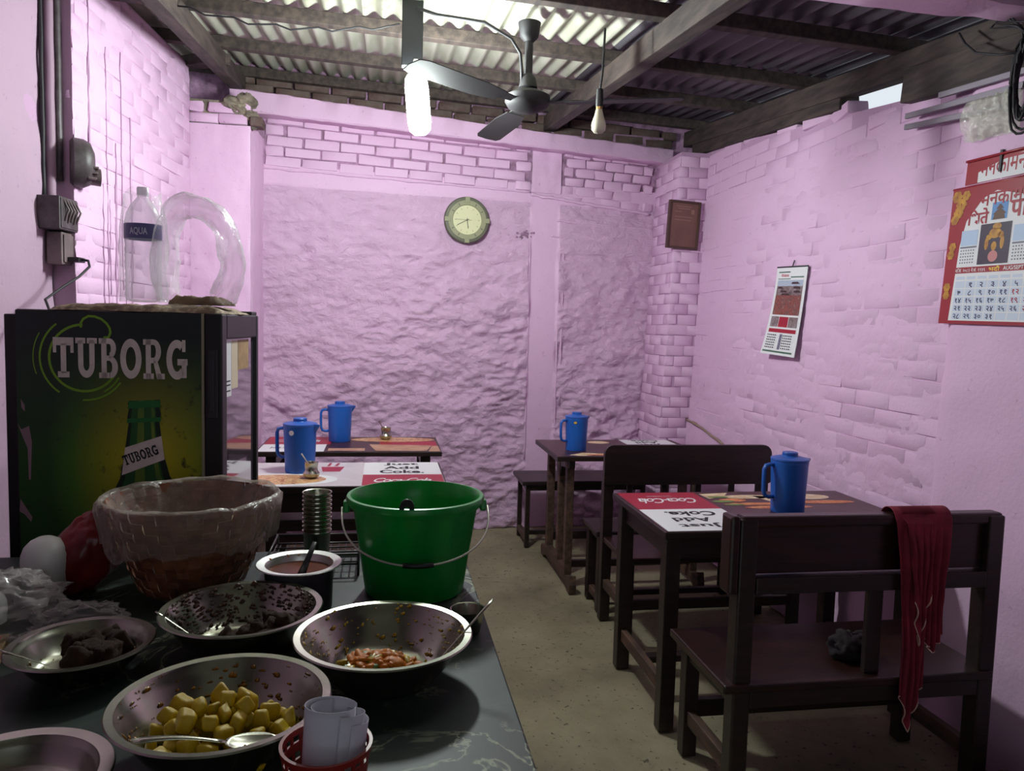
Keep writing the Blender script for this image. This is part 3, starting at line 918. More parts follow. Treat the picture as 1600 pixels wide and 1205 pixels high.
def bowl(name, label, c, r, zt, rb, group='steel serving bowls', lip=.014, tilt=(0, 0)):
    h = zt-CZ
    t = thing(name, label, 'bowl', (c[0], c[1], CZ), group=group)
    prof = [(0.0, .004), (rb*.96, .004), (rb, .001), (rb*1.03, .006)]
    for k in range(1, 9):
        u = k/8
        prof.append((rb+(r-lip-rb)*(u**.72), .004+(h-.008)*u))
    outer = prof + [(r-.003, h-.004), (r, h-.001), (r-.002, h+.0015), (r-lip, h)]
    inner = [(r-lip-.002, h-.004)]
    for k in range(7, 0, -1):
        u = k/8
        inner.append((rb+(r-lip-rb)*(u**.72)-.003, .006+(h-.008)*u))
    inner += [(rb*.95, .009), (rb*.8, .0075), (0.0, .0075)]
    mb = MB(); mb.lathe(outer+inner, 64)
    mb.build('bowl_shell', M_steel, t, smooth=45)
    return t
veg = bowl('steel_bowl', 'steel bowl with a little mixed vegetable curry, right before the bucket', (.006, 1.410), .165, .887, .09)
pot = bowl('steel_bowl', 'large steel bowl of yellow potatoes at the front', (-.237, 1.185), .163, .885, .09)
drk = bowl('steel_bowl', 'steel bowl smeared with dark brown meat curry in the middle', (-.275, 1.572), .158, .885, .09)
lft = bowl('steel_bowl', 'shallow steel bowl with dark curry and thin spoon at the left', (-.546, 1.492), .126, .858, .07)
try_ = bowl('steel_dish', 'empty shiny steel dish cut off at the lower left corner', (-.495, 1.075), .135, .842, .09, lip=.02)

def lump_mesh(seed, m, sub=2, amp=.22):
    bm = bmesh.new()
    bmesh.ops.create_icosphere(bm, subdivisions=sub, radius=1.0)
    for v in bm.verts:
        n = noise.noise(v.co*1.1+Vector((seed*3.1, seed, 0)))
        v.co *= 1+amp*n+amp*.5*noise.noise(v.co*2.7+Vector((0, seed*2, 1)))
    me = bpy.data.meshes.new('lump')
    bm.to_mesh(me); bm.free()
    me.materials.append(m)
    me.polygons.foreach_set('use_smooth', [True]*len(me.polygons))
    return me
def cube_lump(seed, m):
    rnd = random.Random(seed)
    bm = bmesh.new()
    bmesh.ops.create_cube(bm, size=1.7)
    bmesh.ops.bevel(bm, geom=bm.edges[:], offset=.60, segments=4, affect='EDGES', profile=.6)
    sh = Vector((rnd.uniform(.8, 1.15), rnd.uniform(.75, 1.05), rnd.uniform(.75, 1.0)))
    for v in bm.verts:
        v.co = Vector((v.co.x*sh.x, v.co.y*sh.y, v.co.z*sh.z))
        v.co.x += .25*rnd.choice((0, 1))*0 + v.co.z*.18*((seed % 3)-1)
        v.co *= 1+.30*noise.noise(v.co*.9+Vector((seed*3.7, 0, 0)))
    me = bpy.data.meshes.new('potato_piece')
    bm.to_mesh(me); bm.free()
    me.materials.append(m)
    me.polygons.foreach_set('use_smooth', [True]*len(me.polygons))
    return me
M_potato = mat('turmeric_potato', rgb(200, 170, 8), .34, c2=rgb(160, 124, 4), nscale=40, lo=.35, hi=.75, bumps=.25, bscale=90)
M_gravy_y = mat('yellow_gravy', rgb(150, 100, 14), .2, c2=rgb(96, 58, 12), nscale=30, bumps=.4, bscale=60)
M_meat = mat('dark_meat', rgb(50, 26, 9), .66, spec=.2, c2=rgb(76, 44, 16), nscale=45, lo=.45, hi=.8, bumps=.7, bscale=120, bdist=.006)
M_crumb = mat('brown_crumb', rgb(82, 46, 26), .5, c2=rgb(50, 28, 20), nscale=60)
M_veg_o = mat('orange_vegetable', rgb(200, 116, 2), .5, spec=.3, c2=rgb(160, 74, 2), nscale=50)
M_veg_g = mat('green_vegetable', rgb(84, 112, 20), .45, c2=rgb(44, 72, 14), nscale=50)
M_veg_y = mat('yellow_vegetable', rgb(186, 158, 30), .4, c2=rgb(160, 112, 14), nscale=40)

# potatoes: a heap in the near left half of the bowl
pm = [cube_lump(k, M_potato) for k in range(6)]
rnd = random.Random(5)
spots = []
bx, by = -.237, 1.185
tries = 0
while len(spots) < 62 and tries < 9000:
    tries += 1
    x = rnd.uniform(-.12, .12); y = rnd.uniform(-.11, .09)
    if (x/.104)**2+((y+.006)/.092)**2 > 1: continue
    s = rnd.uniform(.0125, .0185)
    heap = .050*max(0, 1-((x+.01)/.11)**2-((y-.01)/.085)**2)
    z = .812 + .9*s + .25*max(0, sqrt(x*x+y*y)-.078) + rnd.uniform(0, 1)*heap
    if all((x-a)**2+(y-b)**2+(z-c)**2 > ((s+d)*.80)**2 for a, b, c, d in spots):
        spots.append((x, y, z, s))
spots.sort(key=lambda q: (q[1], q[0]))
for i, (x, y, z, s) in enumerate(spots):
    o = bpy.data.objects.new('potato_piece', pm[i % 6]); col.objects.link(o)
    o.location = (bx+x, by+y, z); o.scale = (s, s, s*.92)
    o.rotation_euler = (rnd.uniform(0, 6), rnd.uniform(0, 6), rnd.uniform(0, 6))
    tag(o, 'chunk of yellow turmeric potato heaped in the front steel bowl', 'potato', 'potato chunks in the steel bowl')
mb = MB()
mb.grid(40, 40, lambda u, v: Vector((.086*(2*u-1)*sqrt(1-((2*v-1)**2)/2), .086*(2*v-1)*sqrt(1-((2*u-1)**2)/2), .0095+.005*max(0, fbm((u*5, v*5, 2), 3)))))
tag(mb.build('yellow_gravy', M_gravy_y, None, smooth=True, loc=(bx, by, CZ+.001)), 'thin yellow gravy under the potatoes', 'gravy', kind='stuff')
def bowl_r(r, rb, h, z, lip=.014):
    u = max(0.0, min(1.0, (z-.006)/(h-.008)))
    return rb+(r-lip-rb)*(u**.72)-.003
def residue(parent, name, m, r, rb, h, n, amin, amax, zmin, zmax, smin, smax, seed):
    rnd = random.Random(seed); mb = MB()
    lm = lump_mesh(seed, m, 1, .8)
    fs = [tuple(p.vertices) for p in lm.polygons]
    for k in range(n):
        a = rnd.uniform(amin, amax); z = rnd.uniform(zmin, zmax)*h
        rr = bowl_r(r, rb, h, z)
        p = Vector((rr*cos(a), rr*sin(a), z+.004))
        s = rnd.uniform(smin, smax)*rnd.choice((.6, 1, 1))
        inw = Vector((-cos(a), -sin(a), .45)).normalized(); tn = Vector((-sin(a), cos(a), 0)); t2 = inw.cross(tn)
        e1, e2 = rnd.uniform(.7, 2.2), rnd.uniform(.7, 1.4)
        mb.add([p + tn*(v.co.x*s*e1)+t2*(v.co.y*s*e2)+inw*(v.co.z*s*.45) for v in lm.vertices], fs)
    return tag(mb.build(name, m, parent, smooth=True), kind='stuff')
residue(pot, 'gravy_smear', M_gravy_y, .163, .09, .085, 150, 0, 2*pi, .1, .95, .0015, .004, 3)
residue(drk, 'meat_crumbs', M_crumb, .158, .09, .085, 420, .1, pi+.2, .12, .98, .0015, .005, 4)
residue(drk, 'meat_crumbs', M_crumb, .158, .09, .085, 60, pi, 2*pi, .1, .9, .0015, .004, 14)
residue(veg, 'sauce_smear', M_veg_y, .165, .09, .087, 240, 0, 2*pi, .08, .97, .0012, .0035, 6)
residue(lft, 'gravy_smear', M_gravy_y, .126, .07, .058, 30, 0, 2*pi, .1, .6, .0015, .004, 9)

# dark meat in two bowls
mm_ = [lump_mesh(20+k, M_meat, 3, .45) for k in range(5)]
def meat(cx, cy, pts, label, group):
    for i, (x, y, z, s) in enumerate(pts):
        o = bpy.data.objects.new('meat_piece', mm_[i % 5]); col.objects.link(o)
        o.location = (cx+x, cy+y, CZ+z); o.scale = (s, s*.9, s*.8)
        o.rotation_euler = (i*1.3, i*2.1, i*.7)
        tag(o, label, 'meat', group)
rnd = random.Random(8)
P_ = []
for k in range(30):
    a = rnd.uniform(0, 2*pi); q = sqrt(rnd.random())
    x, y = .03+.07*q*cos(a), -.025+.05*q*sin(a)
    s = rnd.uniform(.012, .021)
    P_.append((x, y, .010+s*.8+.018*(1-q), s))
for k in range(9): P_.append((.065+rnd.uniform(-.035, .03), .01+rnd.uniform(-.03, .035), .036+rnd.uniform(-.008, .02), rnd.uniform(.016, .026)))
meat(-.275, 1.572, P_, 'chunk of dark brown meat in the crumb smeared steel bowl', 'meat chunks in the middle bowl')
P_ = []
for k in range(34):
    x = rnd.uniform(-.02, .07); y = rnd.uniform(-.06, .06)
    if x*x+y*y > .070**2: continue
    s = rnd.uniform(.016, .026)
    P_.append((x, y, .014+s*.7+rnd.uniform(0, .018), s))
meat(-.546, 1.492, P_, 'dark sticky curry chunk on the right side of the shallow left bowl', 'curry chunks in the left bowl')

# vegetable curry
def veg_bits(n, m, label, group, seed, smin, smax, shape):
    rnd = random.Random(seed)
    ms = [lump_mesh(seed+k, m, 2, .75) for k in range(3)]
    for i in range(n):
        while True:
            x, y = rnd.gauss(-.020, .048), rnd.gauss(-.020, .034)
            if (x/.09)**2+(y/.08)**2 < 1: break
        s = rnd.uniform(smin, smax)
        o = bpy.data.objects.new(shape, ms[i % 3]); col.objects.link(o)
        e = rnd.uniform(1, 1.8)
        o.location = (.006+x, 1.410+y, CZ+.012+s*.4+.25*max(0, sqrt(x*x+y*y)-.078)+.033*max(0, 1-((x+.014)/.098)**2-((y+.022)/.066)**2)); o.scale = (s*e, s, s*.7)
        o.rotation_euler = (rnd.uniform(-.5, .5), rnd.uniform(-.5, .5), rnd.uniform(0, 6))
        tag(o, label, 'vegetable', group)
veg_bits(80, M_veg_o, 'orange brown vegetable bit in the curry left in the right bowl', 'orange curry bits', 31, .0055, .0115, 'vegetable_bit')
veg_bits(18, M_veg_g, 'dark green vegetable bit in the curry left in the right bowl', 'green curry bits', 37, .004, .009, 'vegetable_bit')
veg_bits(18, M_veg_y, 'yellowish potato bit in the curry left in the right bowl', 'yellow curry bits', 41, .006, .011, 'vegetable_bit')

mb = MB()
def mash(u, v):
    x, y = (2*u-1)*sqrt(1-((2*v-1)**2)/2), (2*v-1)*sqrt(1-((2*u-1)**2)/2)
    rr_ = x*x+y*y
    return Vector((-.010+.078*x, -.020+.062*y, .0085+.016*max(0, 1-rr_)+.006*max(0, 1-rr_**3)*fbm((u*9, v*7, 2), 4, .65)))
mb.grid(60, 50, mash)
tag(mb.build('vegetable_mash', mat('curry_mash', rgb(172, 104, 16), .45, c2=rgb(128, 92, 14), nscale=60, bumps=.8, bscale=140), None, smooth=True, loc=(.006, 1.410, CZ)), 'soft orange vegetable mash in the bowl before the bucket', 'curry', kind='stuff')
# spoons -----------------------------------------------------------------
def spoon(name, label, tip, tail, bl, bw, hw, m=None, lift=0.0, droop=.3):
    """bowl of the spoon at tip, handle runs to tail"""
    m = m or M_steel
    tip, tail = Vector(tip), Vector(tail)
    d = (tail-tip).normalized()
    side = d.cross(Vector((0, 0, 1))).normalized(); upv = side.cross(d)
    t = thing(name, label, 'spoon', tip)
    mb = MB()
    def f(u, v):
        a = (u-.5)*2; b = (v-.5)*2
        xx = a*sqrt(1-b*b/2); yy = b*sqrt(1-a*a/2)
        k = 1-min(1, xx*xx+yy*yy)
        return d*(xx*bl)+side*(yy*bw*(1-.18*xx))-upv*(droop*bw*k)
    mb.grid(12, 10, f)
    o = mb.build('spoon_bowl', m, t, smooth=True, solid=.0012)
    mb = MB()
    L = (tail-tip).length
    pts = [d*bl*.93] + [d*(bl+(L-bl)*k/8)+upv*(lift*sin(pi*k/8)) for k in range(1, 9)]
    mb.tube(pts, [hw*.7, hw*.6, hw*.6, hw*.7, hw*.8, hw*.95, hw*1.1, hw*1.2, hw*.9], 8, flatten=.35)
    mb.build('handle', m, t, smooth=True)
    return t
spoon('serving_spoon', 'steel spoon with gravy lying on the potatoes', (-.180, 1.105, .858), (-.340, 1.095, .874), .038, .026, .007, lift=.006)
spoon('serving_spoon', 'long handled spoon leaning out of the vegetable bowl to the right', (.085, 1.365, .826), (.212, 1.425, .938), .030, .020, .004)
spoon('serving_spoon', 'thin spoon with its handle over the rim of the shallow left bowl', (-.53, 1.43, .822), (-.668, 1.455, .864), .025, .017, .0028)
spoon('serving_spoon', 'thin spoon resting over the left rim of the dark meat bowl', (-.335, 1.515, .835), (-.432, 1.545, .892), .025, .017, .0032)

# aluminium pot with red sauce and black ladle ------------------------------
pt = thing('sauce_pot', 'round aluminium rimmed pot of reddish brown sauce behind the bowls', 'pot', (-.187, 1.79, CZ))
mb = MB()
mb.lathe([(0, .002), (.066, .002), (.072, .01), (.074, .095), (.078, .1), (.095, .1035), (.097, .105), (.095, .107), (.077, .104), (.0715, .095), (.070, .04), (0, .04)], 48)
mb.build('pot_shell', M_alu, pt, smooth=40)
mb = MB(); mb.lathe([(.0745, .004), (.0755, .05), (.0765, .094)], 48); mb.build('sooty_side', M_charcoal, pt, smooth=True)
mb = MB(); mb.lathe([(0, .086), (.04, .087), (.0708, .088)], 40)
mb.build('sauce', mat('red_brown_sauce', rgb(104, 42, 8), .3, spec=.15, c2=rgb(74, 28, 6), nscale=18, bumps=.2, bscale=30), pt, smooth=True)
residue(pt, 'sauce_smear', M_veg_o, .092, .071, .105, 40, 0, 2*pi, .7, .98, .001, .003, 12)
ld = thing('ladle', 'black ladle standing in the sauce pot', 'ladle', (-.187, 1.79, .878))
mb = MB(); mb.tube([(.008, -.035, .01), (.02, -.02, .04), (.035, 0, .075)], [.012, .008, .007], 10, flatten=.5); mb.build('handle', M_black, ld, smooth=True)
mb = MB(); mb.lathe([(0, -.012), (.012, -.008), (.018, .003), (.016, .004), (0, -.008)], 16, Matrix.Translation((.004, -.04, .004))); mb.build('ladle_cup', M_black, ld, smooth=True)

# green bucket ------------------------------------------------------------
bk = thing('bucket', 'bright green plastic bucket with wire handle on the counter', 'bucket', (.082, 1.895, CZ))
mb = MB()
N = 96
prof = [(.118, .0), (.122, .003), (.126, .03), (.134, .09), (.1435, .15), (.152, .205), (.153, .212), (.160, .214), (.162, .222), (.168, .224), (.170, .234), (.1675, .240), (.160, .241), (.156, .236), (.150, .20), (.140, .145), (.130, .085), (.121, .012), (0.0, .010)]
def rib(k, r, a):
    if 2 <= k <= 5:
        q = abs(((a/(2*pi)*14) % 1.0)-.5)*2
        return r-.0022*(1 if q > .88 else 0)
    return r
vs, fs = [], []
for k, (r, z) in enumerate(prof):
    for i in range(N):
        a = 2*pi*i/N
        rr = rib(k, r, a)
        vs.append((rr*cos(a), rr*sin(a), z))
for k in range(len(prof)-1):
    for i in range(N):
        fs.append((k*N+i, k*N+(i+1) % N, (k+1)*N+(i+1) % N, (k+1)*N+i))
fs.append(tuple(range(N)))
mb.add(vs, fs); mb.build('bucket_body', M_green, bk, smooth=40)
for s in (-1, 1):
    mb = MB(); mb.box(s*.168-.008, s*.168+.008, -.016, .016, .198, .226); mb.build('handle_lug', M_green, bk, bevel=.004)
mb = MB()
pts = []
for k in range(33):
    a = pi*k/32
    x = -.178*cos(a); q = sin(a)
    pts.append((x, -.016-.165*q**.75*(1 if True else 0), .212-.098*q**.8))
mb.tube(pts, .0026, 8); wire = mb.build('wire_handle', mat('galvanised_wire', rgb(196, 192, 180), .4, metal=.5), bk, smooth=True)
mb = MB()
g = [Vector(p) for p in pts[14:19]]
mb.tube(g, .006, 10); mb.build('grip', M_black, bk, smooth=True)
lb = thing('ladle', 'dark ladle hooked over the front rim of the green bucket', 'ladle', (.055, 1.735, 1.02))
mb = MB(); mb.tube([(0, .10, -.19), (0, .05, -.08), (.0, .012, .004)], [.006, .006, .007], 8, flatten=.5); mb.build('shaft', M_charcoal, lb, smooth=True)
mb = MB()
outer_ = ell(0, 0, .017, .024, 24); 
Mh = frame((0, .0, .024), (1, 0, 0), (0, -.35, 1))
hole = ell(0, -.003, .006, .007, 24)
vs = [Mh @ Vector((x, y, z)) for z in (0, .003) for ring in (outer_, hole) for (x, y) in ring]
fs = []
for i in range(24):
    j = (i+1) % 24
    fs += [(i, j, 24+j, 24+i), (48+i, 72+i, 72+j, 48+j), (i, 48+i, 48+j, j), (24+i, 24+j, 72+j, 72+i)]
mb.add(vs, fs); mb.build('handle_eye', M_charcoal, lb, smooth=30)
mb = MB(); mb.lathe([(0, -.02), (.02, -.014), (.03, .0), (.028, .0), (0, -.016)], 20, Matrix.Translation((0, .11, -.195))); mb.build('ladle_cup', M_charcoal, lb, smooth=True)

# woven waste basket with plastic liner --------------------------------------
wb2 = thing('wicker_basket', 'woven bamboo basket lined with a dirty plastic bag', 'basket', (-.462, 1.965, CZ))
M_bamboo = mat('bamboo_strip', rgb(136, 84, 54), .6, c2=rgb(88, 50, 34), nscale=26, bumps=.3, bscale=80)
def br(z): return .112+(.194-.112)*((z/.225)**.8)
mb = MB()
NA, NR = 36, 9
for j in range(NR):
    for i in range(NA):
        a0, a1 = 2*pi*i/NA, 2*pi*(i+1)/NA
        z0, z1 = .002+.222*j/NR, .002+.222*(j+1)/NR
        o = .0045 if (i+j) % 2 else 0.0
        vs = []
        for zz, fz in ((z0, 0), (.5*(z0+z1), 1), (z1, 0)):
            for aa, fa in ((a0, 0), (.5*(a0+a1), 1), (a1, 0)):
                r = br(zz)+o*(.35+.65*(fz if (i+j) % 2 else fa))+.003*noise.noise(Vector((aa*3, zz*20, 0)))
                vs.append((r*cos(aa), r*sin(aa), zz))
        mb.add(vs, [(0, 1, 4, 3), (1, 2, 5, 4), (3, 4, 7, 6), (4, 5, 8, 7)])
mb.lathe([(0, .003), (.112, .003)], 24)
tag(mb.build('woven_body', M_bamboo, wb2), kind='stuff')
M_liner = film_mat('dirty_liner', (.40, .33, .28, 1), .26, .30, 1.0, 26)
mb = MB()
prof = [(0, .10, .0), (.10, .105, .3), (.150, .14, .6), (.176, .19, .8), (.188, .222, 1), (.199, .234, .8), (.208, .225, 1), (.209, .205, 1.3), (.205, .185, 1.6), (.199, .160, 1.8), (.193, .14, 2.0), (.188, .125, 2.4)]
NL = 120
vs, fs = [], []
for k, (r, z, w) in enumerate(prof):
    for i in range(NL):
        a = 2*pi*i/NL
        cr = w*(.007*noise.noise(Vector((cos(a)*6, sin(a)*6, k*.35)))+.005*(1-2*abs(noise.noise(Vector((a*5, k*.25, 3))))))
        zz = z+w*.008*noise.noise(Vector((cos(a)*3, sin(a)*3, 5))) - (.035*max(0, noise.noise(Vector((cos(a)*2, sin(a)*2, 9)))) if k >= len(prof)-2 else 0)
        vs.append(((r+cr)*cos(a), (r+cr)*sin(a), zz))
for k in range(len(prof)-1):
    for i in range(NL):
        fs.append((k*NL+i, k*NL+(i+1) % NL, (k+1)*NL+(i+1) % NL, (k+1)*NL+i))
mb.add(vs, fs); mb.build('plastic_liner', M_liner, wb2, smooth=True)
M_scrap = mat('crumpled_paper', rgb(176, 150, 116), .8, c2=rgb(120, 96, 70), nscale=16)
sm_ = [lump_mesh(60+k, M_scrap, 2, .7) for k in range(3)]
for i, (x, y, s) in enumerate(((-.05, .03, .045), (.05, .06, .05), (.0, -.04, .04), (.08, -.03, .035), (-.09, -.03, .035))):
    o = bpy.data.objects.new('crumpled_paper', sm_[i % 3]); col.objects.link(o)
    o.location = (-.462+x, 1.965+y, CZ+.135); o.scale = (s, s, s*.5); o.rotation_euler = (0, 0, i)
    tag(o, 'crumpled beige paper scrap inside the lined basket', 'paper', 'paper scraps in the basket')

# stacked steel cups on a wire rack ---------------------------------------------
rk = thing('wire_rack', 'black wire rack under the stack of steel cups', 'rack', (-.17, 2.10, CZ))
M_wire = mat('dark_wire', rgb(70, 66, 64), .4, metal=.7)
mb = MB()
for (a, b) in (((-.12, -.09), (.11, -.09)), ((.11, -.09), (.11, .11)), ((.11, .11), (-.12, .11)), ((-.12, .11), (-.12, -.09))):
    for z in (.03, .055): mb.tube([(a[0], a[1], z), (b[0], b[1], z)], .003, 6)
mb.build('rim_wires', M_wire, rk, smooth=True)
for k in range(12):
    x = -.11+.02*k
    mb = MB(); mb.tube([(x, -.09, .03), (x, .11, .03)], .0022, 6); mb.build('wire', M_wire, rk, smooth=True)
for k in range(5):
    y = -.08+.045*k
    mb = MB(); mb.tube([(-.12, y, .033), (.11, y, .033)], .0022, 6); mb.build('cross_wire', M_wire, rk, smooth=True)
for x in (-.12, .11):
    for y in (-.09, .11):
        mb = MB(); mb.tube([(x, y, .055), (x, y, 0)], .0035, 6); mb.build('foot', M_wire, rk, smooth=True)
mb = MB(); mb.lathe([(.0, .0), (.029, .0), (.031, .002), (.0365, .066), (.039, .0685), (.0385, .071), (.036, .070), (.0345, .064), (.029, .004), (0, .003)], 36)
cup_me = mb.mesh('steel_cup', M_steel, 40)
NC = 10
for k in range(NC):
    o = link('steel_cup', cup_me); o.location = (-.172, 2.08, CZ+.0335+.0115*k)
    lab = 'topmost steel cup of the stack beside the green bucket' if k == NC-1 else ('lowest steel cup of the stack on the wire rack' if k == 0 else 'steel cup inside the stack on the wire rack')
    tag(o, lab, 'cup', 'stacked steel cups')
# white plastic crate edge behind the basket
cr = thing('plastic_tray', 'small pale slotted tray between the basket and the sauce pot', 'tray', (-.262, 1.955, CZ))
mb = MB(); mb.beam((-.02, -.03, .03), (.02, .03, .045), .012, .05); mb.build('tray_wall', M_white_plastic, cr, bevel=.002)
for k in range(6):
    p = Vector((.004, -.028, .018)).lerp(Vector((.035, .03, .03)), k/5)
    mb = MB(); mb.box(p.x-.002, p.x+.022, p.y-.0025, p.y+.0025, p.z-.018, p.z+.004); mb.build('slat', M_white_plastic, cr)

# small steel cup peeping out behind the vegetable bowl
mb = MB(); mb.lathe([(0, 0), (.026, 0), (.028, .003), (.036, .05), (.038, .052), (.035, .051), (.027, .005), (0, .004)], 32)
tag(mb.build('steel_katori', M_steel, None, smooth=40, loc=(.185, 1.61, CZ)), 'small steel cup half hidden behind the vegetable bowl', 'cup')

# red plastic basket with paper napkins ------------------------------------------
rb_ = thing('napkin_basket', 'little red slotted plastic basket holding white napkins', 'basket', (-.069, 1.0, CZ))
M_red = mat('red_plastic', rgb(128, 30, 24), .4)
def rr(z): return .044+.014*z/.108
mb = MB(); mb.lathe([(.0, .0), (.044, 0), (.046, .012), (.043, .012), (.0, .004)], 32); mb.build('basket_base', M_red, rb_, smooth=40)
for z0, z1 in ((.028, .042), (.058, .070), (.080, .092), (.101, .109)):
    mb = MB(); e = .0025 if z1 > .1 else .0012
    mb.lathe([(rr(z0)-.002, z0), (rr(z0)+e, z0), (rr(z1)+e, z1), (rr(z1)-.002, z1), (rr(z0)-.002, z0)], 40); mb.build('band', M_red, rb_, smooth=40)
for k in range(22):
    a = 2*pi*k/22
    mb = MB(); mb.beam((rr(.01)*cos(a), rr(.01)*sin(a), .01), (rr(.104)*cos(a), rr(.104)*sin(a), .104), .005, .002, (cos(a), sin(a), 0)); mb.build('rib', M_red, rb_)
M_napkin = mat('napkin_paper', rgb(196, 194, 204), .75, bumps=.1, bscale=50)
for k, (rx, ry, h, a0, a1, tx, ty) in enumerate(((.036, .026, .155, .4, 6.2, .006, .0), (.031, .021, .150, 1.6, 7.2, .010, .004), (.040, .030, .148, -1.4, 1.7, .012, .004), (.043, .034, .140, -1.1, 1.2, .014, .008))):
    mb = MB()
    mb.grid(28, 6, lambda u, v: Vector(((rx*(1-.12*u))*cos(a0+(a1-a0)*u)+tx*v, (ry*(1-.12*u))*sin(a0+(a1-a0)*u)+ty*v, .014+(h-.014)*v*(1+.05*sin(3*u+k)))))
    o = mb.build('napkin', M_napkin, None, smooth=True, loc=(-.069, 1.0, CZ), solid=.0006)
    tag(o, ['outer rolled white napkin at the front of the red basket', 'inner curled white napkin in the red basket', 'folded white napkin leaning right in the red basket', 'rightmost white napkin edge in the red basket'][k], 'napkin', 'napkins in the red basket')

# clutter at the left edge ---------------------------------------------------------
def crumple(name, label, cat, c, rx, ry, rz, m, seed, amp=.25, n=56, top=1.0, kind=None, fr=2.2, shear=0.0):
    mb = MB()
    def f(u, v):
        a = 2*pi*u; b = pi*(v*.98+.01)
        d = Vector((sin(b)*cos(a), sin(b)*sin(a), cos(b)))
        q = 1+amp*fbm(d*fr+Vector((seed, 0, 0)), 4, .6)+amp*.5*(1-2*abs(noise.noise(d*fr*2+Vector((0, seed, 0)))))
        p = Vector((d.x*rx*q, d.y*ry*q, d.z*rz*q))
        p.z = max(p.z, -rz*.75)
        p.x += shear*p.z; p.x *= 1-.35*shear*max(0, p.z/rz)
        return p
    mb.grid(n, n//2, f)
    o = mb.build(name, m, None, smooth=True, loc=(c[0], c[1], c[2]+rz*.75))
    return tag(o, label, cat)
crumple('plastic_bag', 'crumpled red plastic bag beside the woven basket', 'bag', (-.715, 1.955, CZ), .085, .07, .105, mat('red_bag_film', rgb(140, 22, 24), .35, c2=rgb(96, 14, 18), nscale=10, bumps=.6, bscale=30, alpha=.93), 4.0, .14, fr=1.7, shear=.45)
crumple('clear_bag', 'clear crumpled plastic bag over white balls at the left edge', 'bag', (-.83, 1.70, CZ), .16, .12, .065, M_bag, 9.0, .3, 72, fr=3.0)
crumple('clear_bag', 'small clear bag lying between red bag and shallow bowl', 'bag', (-.62, 1.70, CZ), .075, .05, .03, M_bag, 12.0, .35, 48, fr=3.0)
for k, (x, y, z, r) in enumerate(((-.770, 1.90, .897, .052), (-.86, 1.86, .835, .036), (-.83, 1.76, .835, .036))):
    mb = MB(); mb.lathe([(0, r), (r*.3, r*.954), (r*.6, r*.8), (r*.85, r*.53), (r*.97, r*.2), (r, -.1*r), (r*.98, -.45*r), (r*.93, -.9*r), (r*.95, -r), (r*.9, -r), (0, -r*.95)], 36)
    o = mb.build('white_tub', M_white_plastic, None, smooth=50, loc=(x, y, max(z, CZ+r)))
    tag(o, ['largest white round plastic tub beside the red bag', 'small white round tub at the left edge, farther one', 'small white round tub under the clear bag, nearer one'][k], 'tub', 'white tubs in the plastic bag')
mb = MB(); mb.box(-.16, .12, -.07, .07, 0, .025, Matrix.Rotation(.25, 4, 'Z')); 
cbx = mb.build('cardboard_lid', mat('cardboard', rgb(150, 120, 84), .8, c2=rgb(120, 92, 62), nscale=9), None, bevel=.002, loc=(-.83, 1.535, CZ))
tag(cbx, 'flat piece of brown cardboard left of the shallow bowl', 'cardboard')
mb = MB(); mb.grid(20, 14, lambda u, v: Vector((-.14+.28*u, -.03+.06*v, .026+.008*fbm((u*5, v*4, 3), 3))))
tag(mb.build('pink_packet', film_mat('pink_packet_film', rgb(190, 70, 90), .55), None, smooth=True, loc=(-.86, 1.55, CZ+.012)), 'pinkish plastic packet on the cardboard at the left edge', 'packet')
# ============================================================ FRIDGE
FR = frame((-1.040, 2.393, 0), (0.9966, -0.082, 0), (0, 0, 1))      # x along the side panel, y up, z towards the counter
FW_, FH, FD = 0.524, 1.475, 0.43
fr = thing('drinks_fridge', 'dark glass door drinks fridge with green beer advert on its side', 'fridge', FR @ Vector((FW_/2, 0, -FD/2)))
def fpart(name, mt, fn, parent=None, **kw):
    mb = MB(); fn(mb)
    o = mb.build(name, mt, parent or fr, **kw)
    if parent is None:
        o.matrix_parent_inverse = Matrix.Translation(-fr.location)
    return o
fpart('cabinet_body', M_charcoal, lambda b: b.box(0.0, FW_-.004, .06, FH, -FD, -.003, FR), bevel=.006)
fpart('back_grille', M_black, lambda b: b.box(-.035, 0, .03, FH-.015, -FD+.01, -.012, FR), bevel=.004)
for (u, w) in ((.03, -.03), (.49, -.03), (.03, -FD+.03), (.49, -FD+.03)):
    fpart('foot', M_black, lambda b: b.box(u-.02, u+.02, 0, .06, w-.02, w+.02, FR))
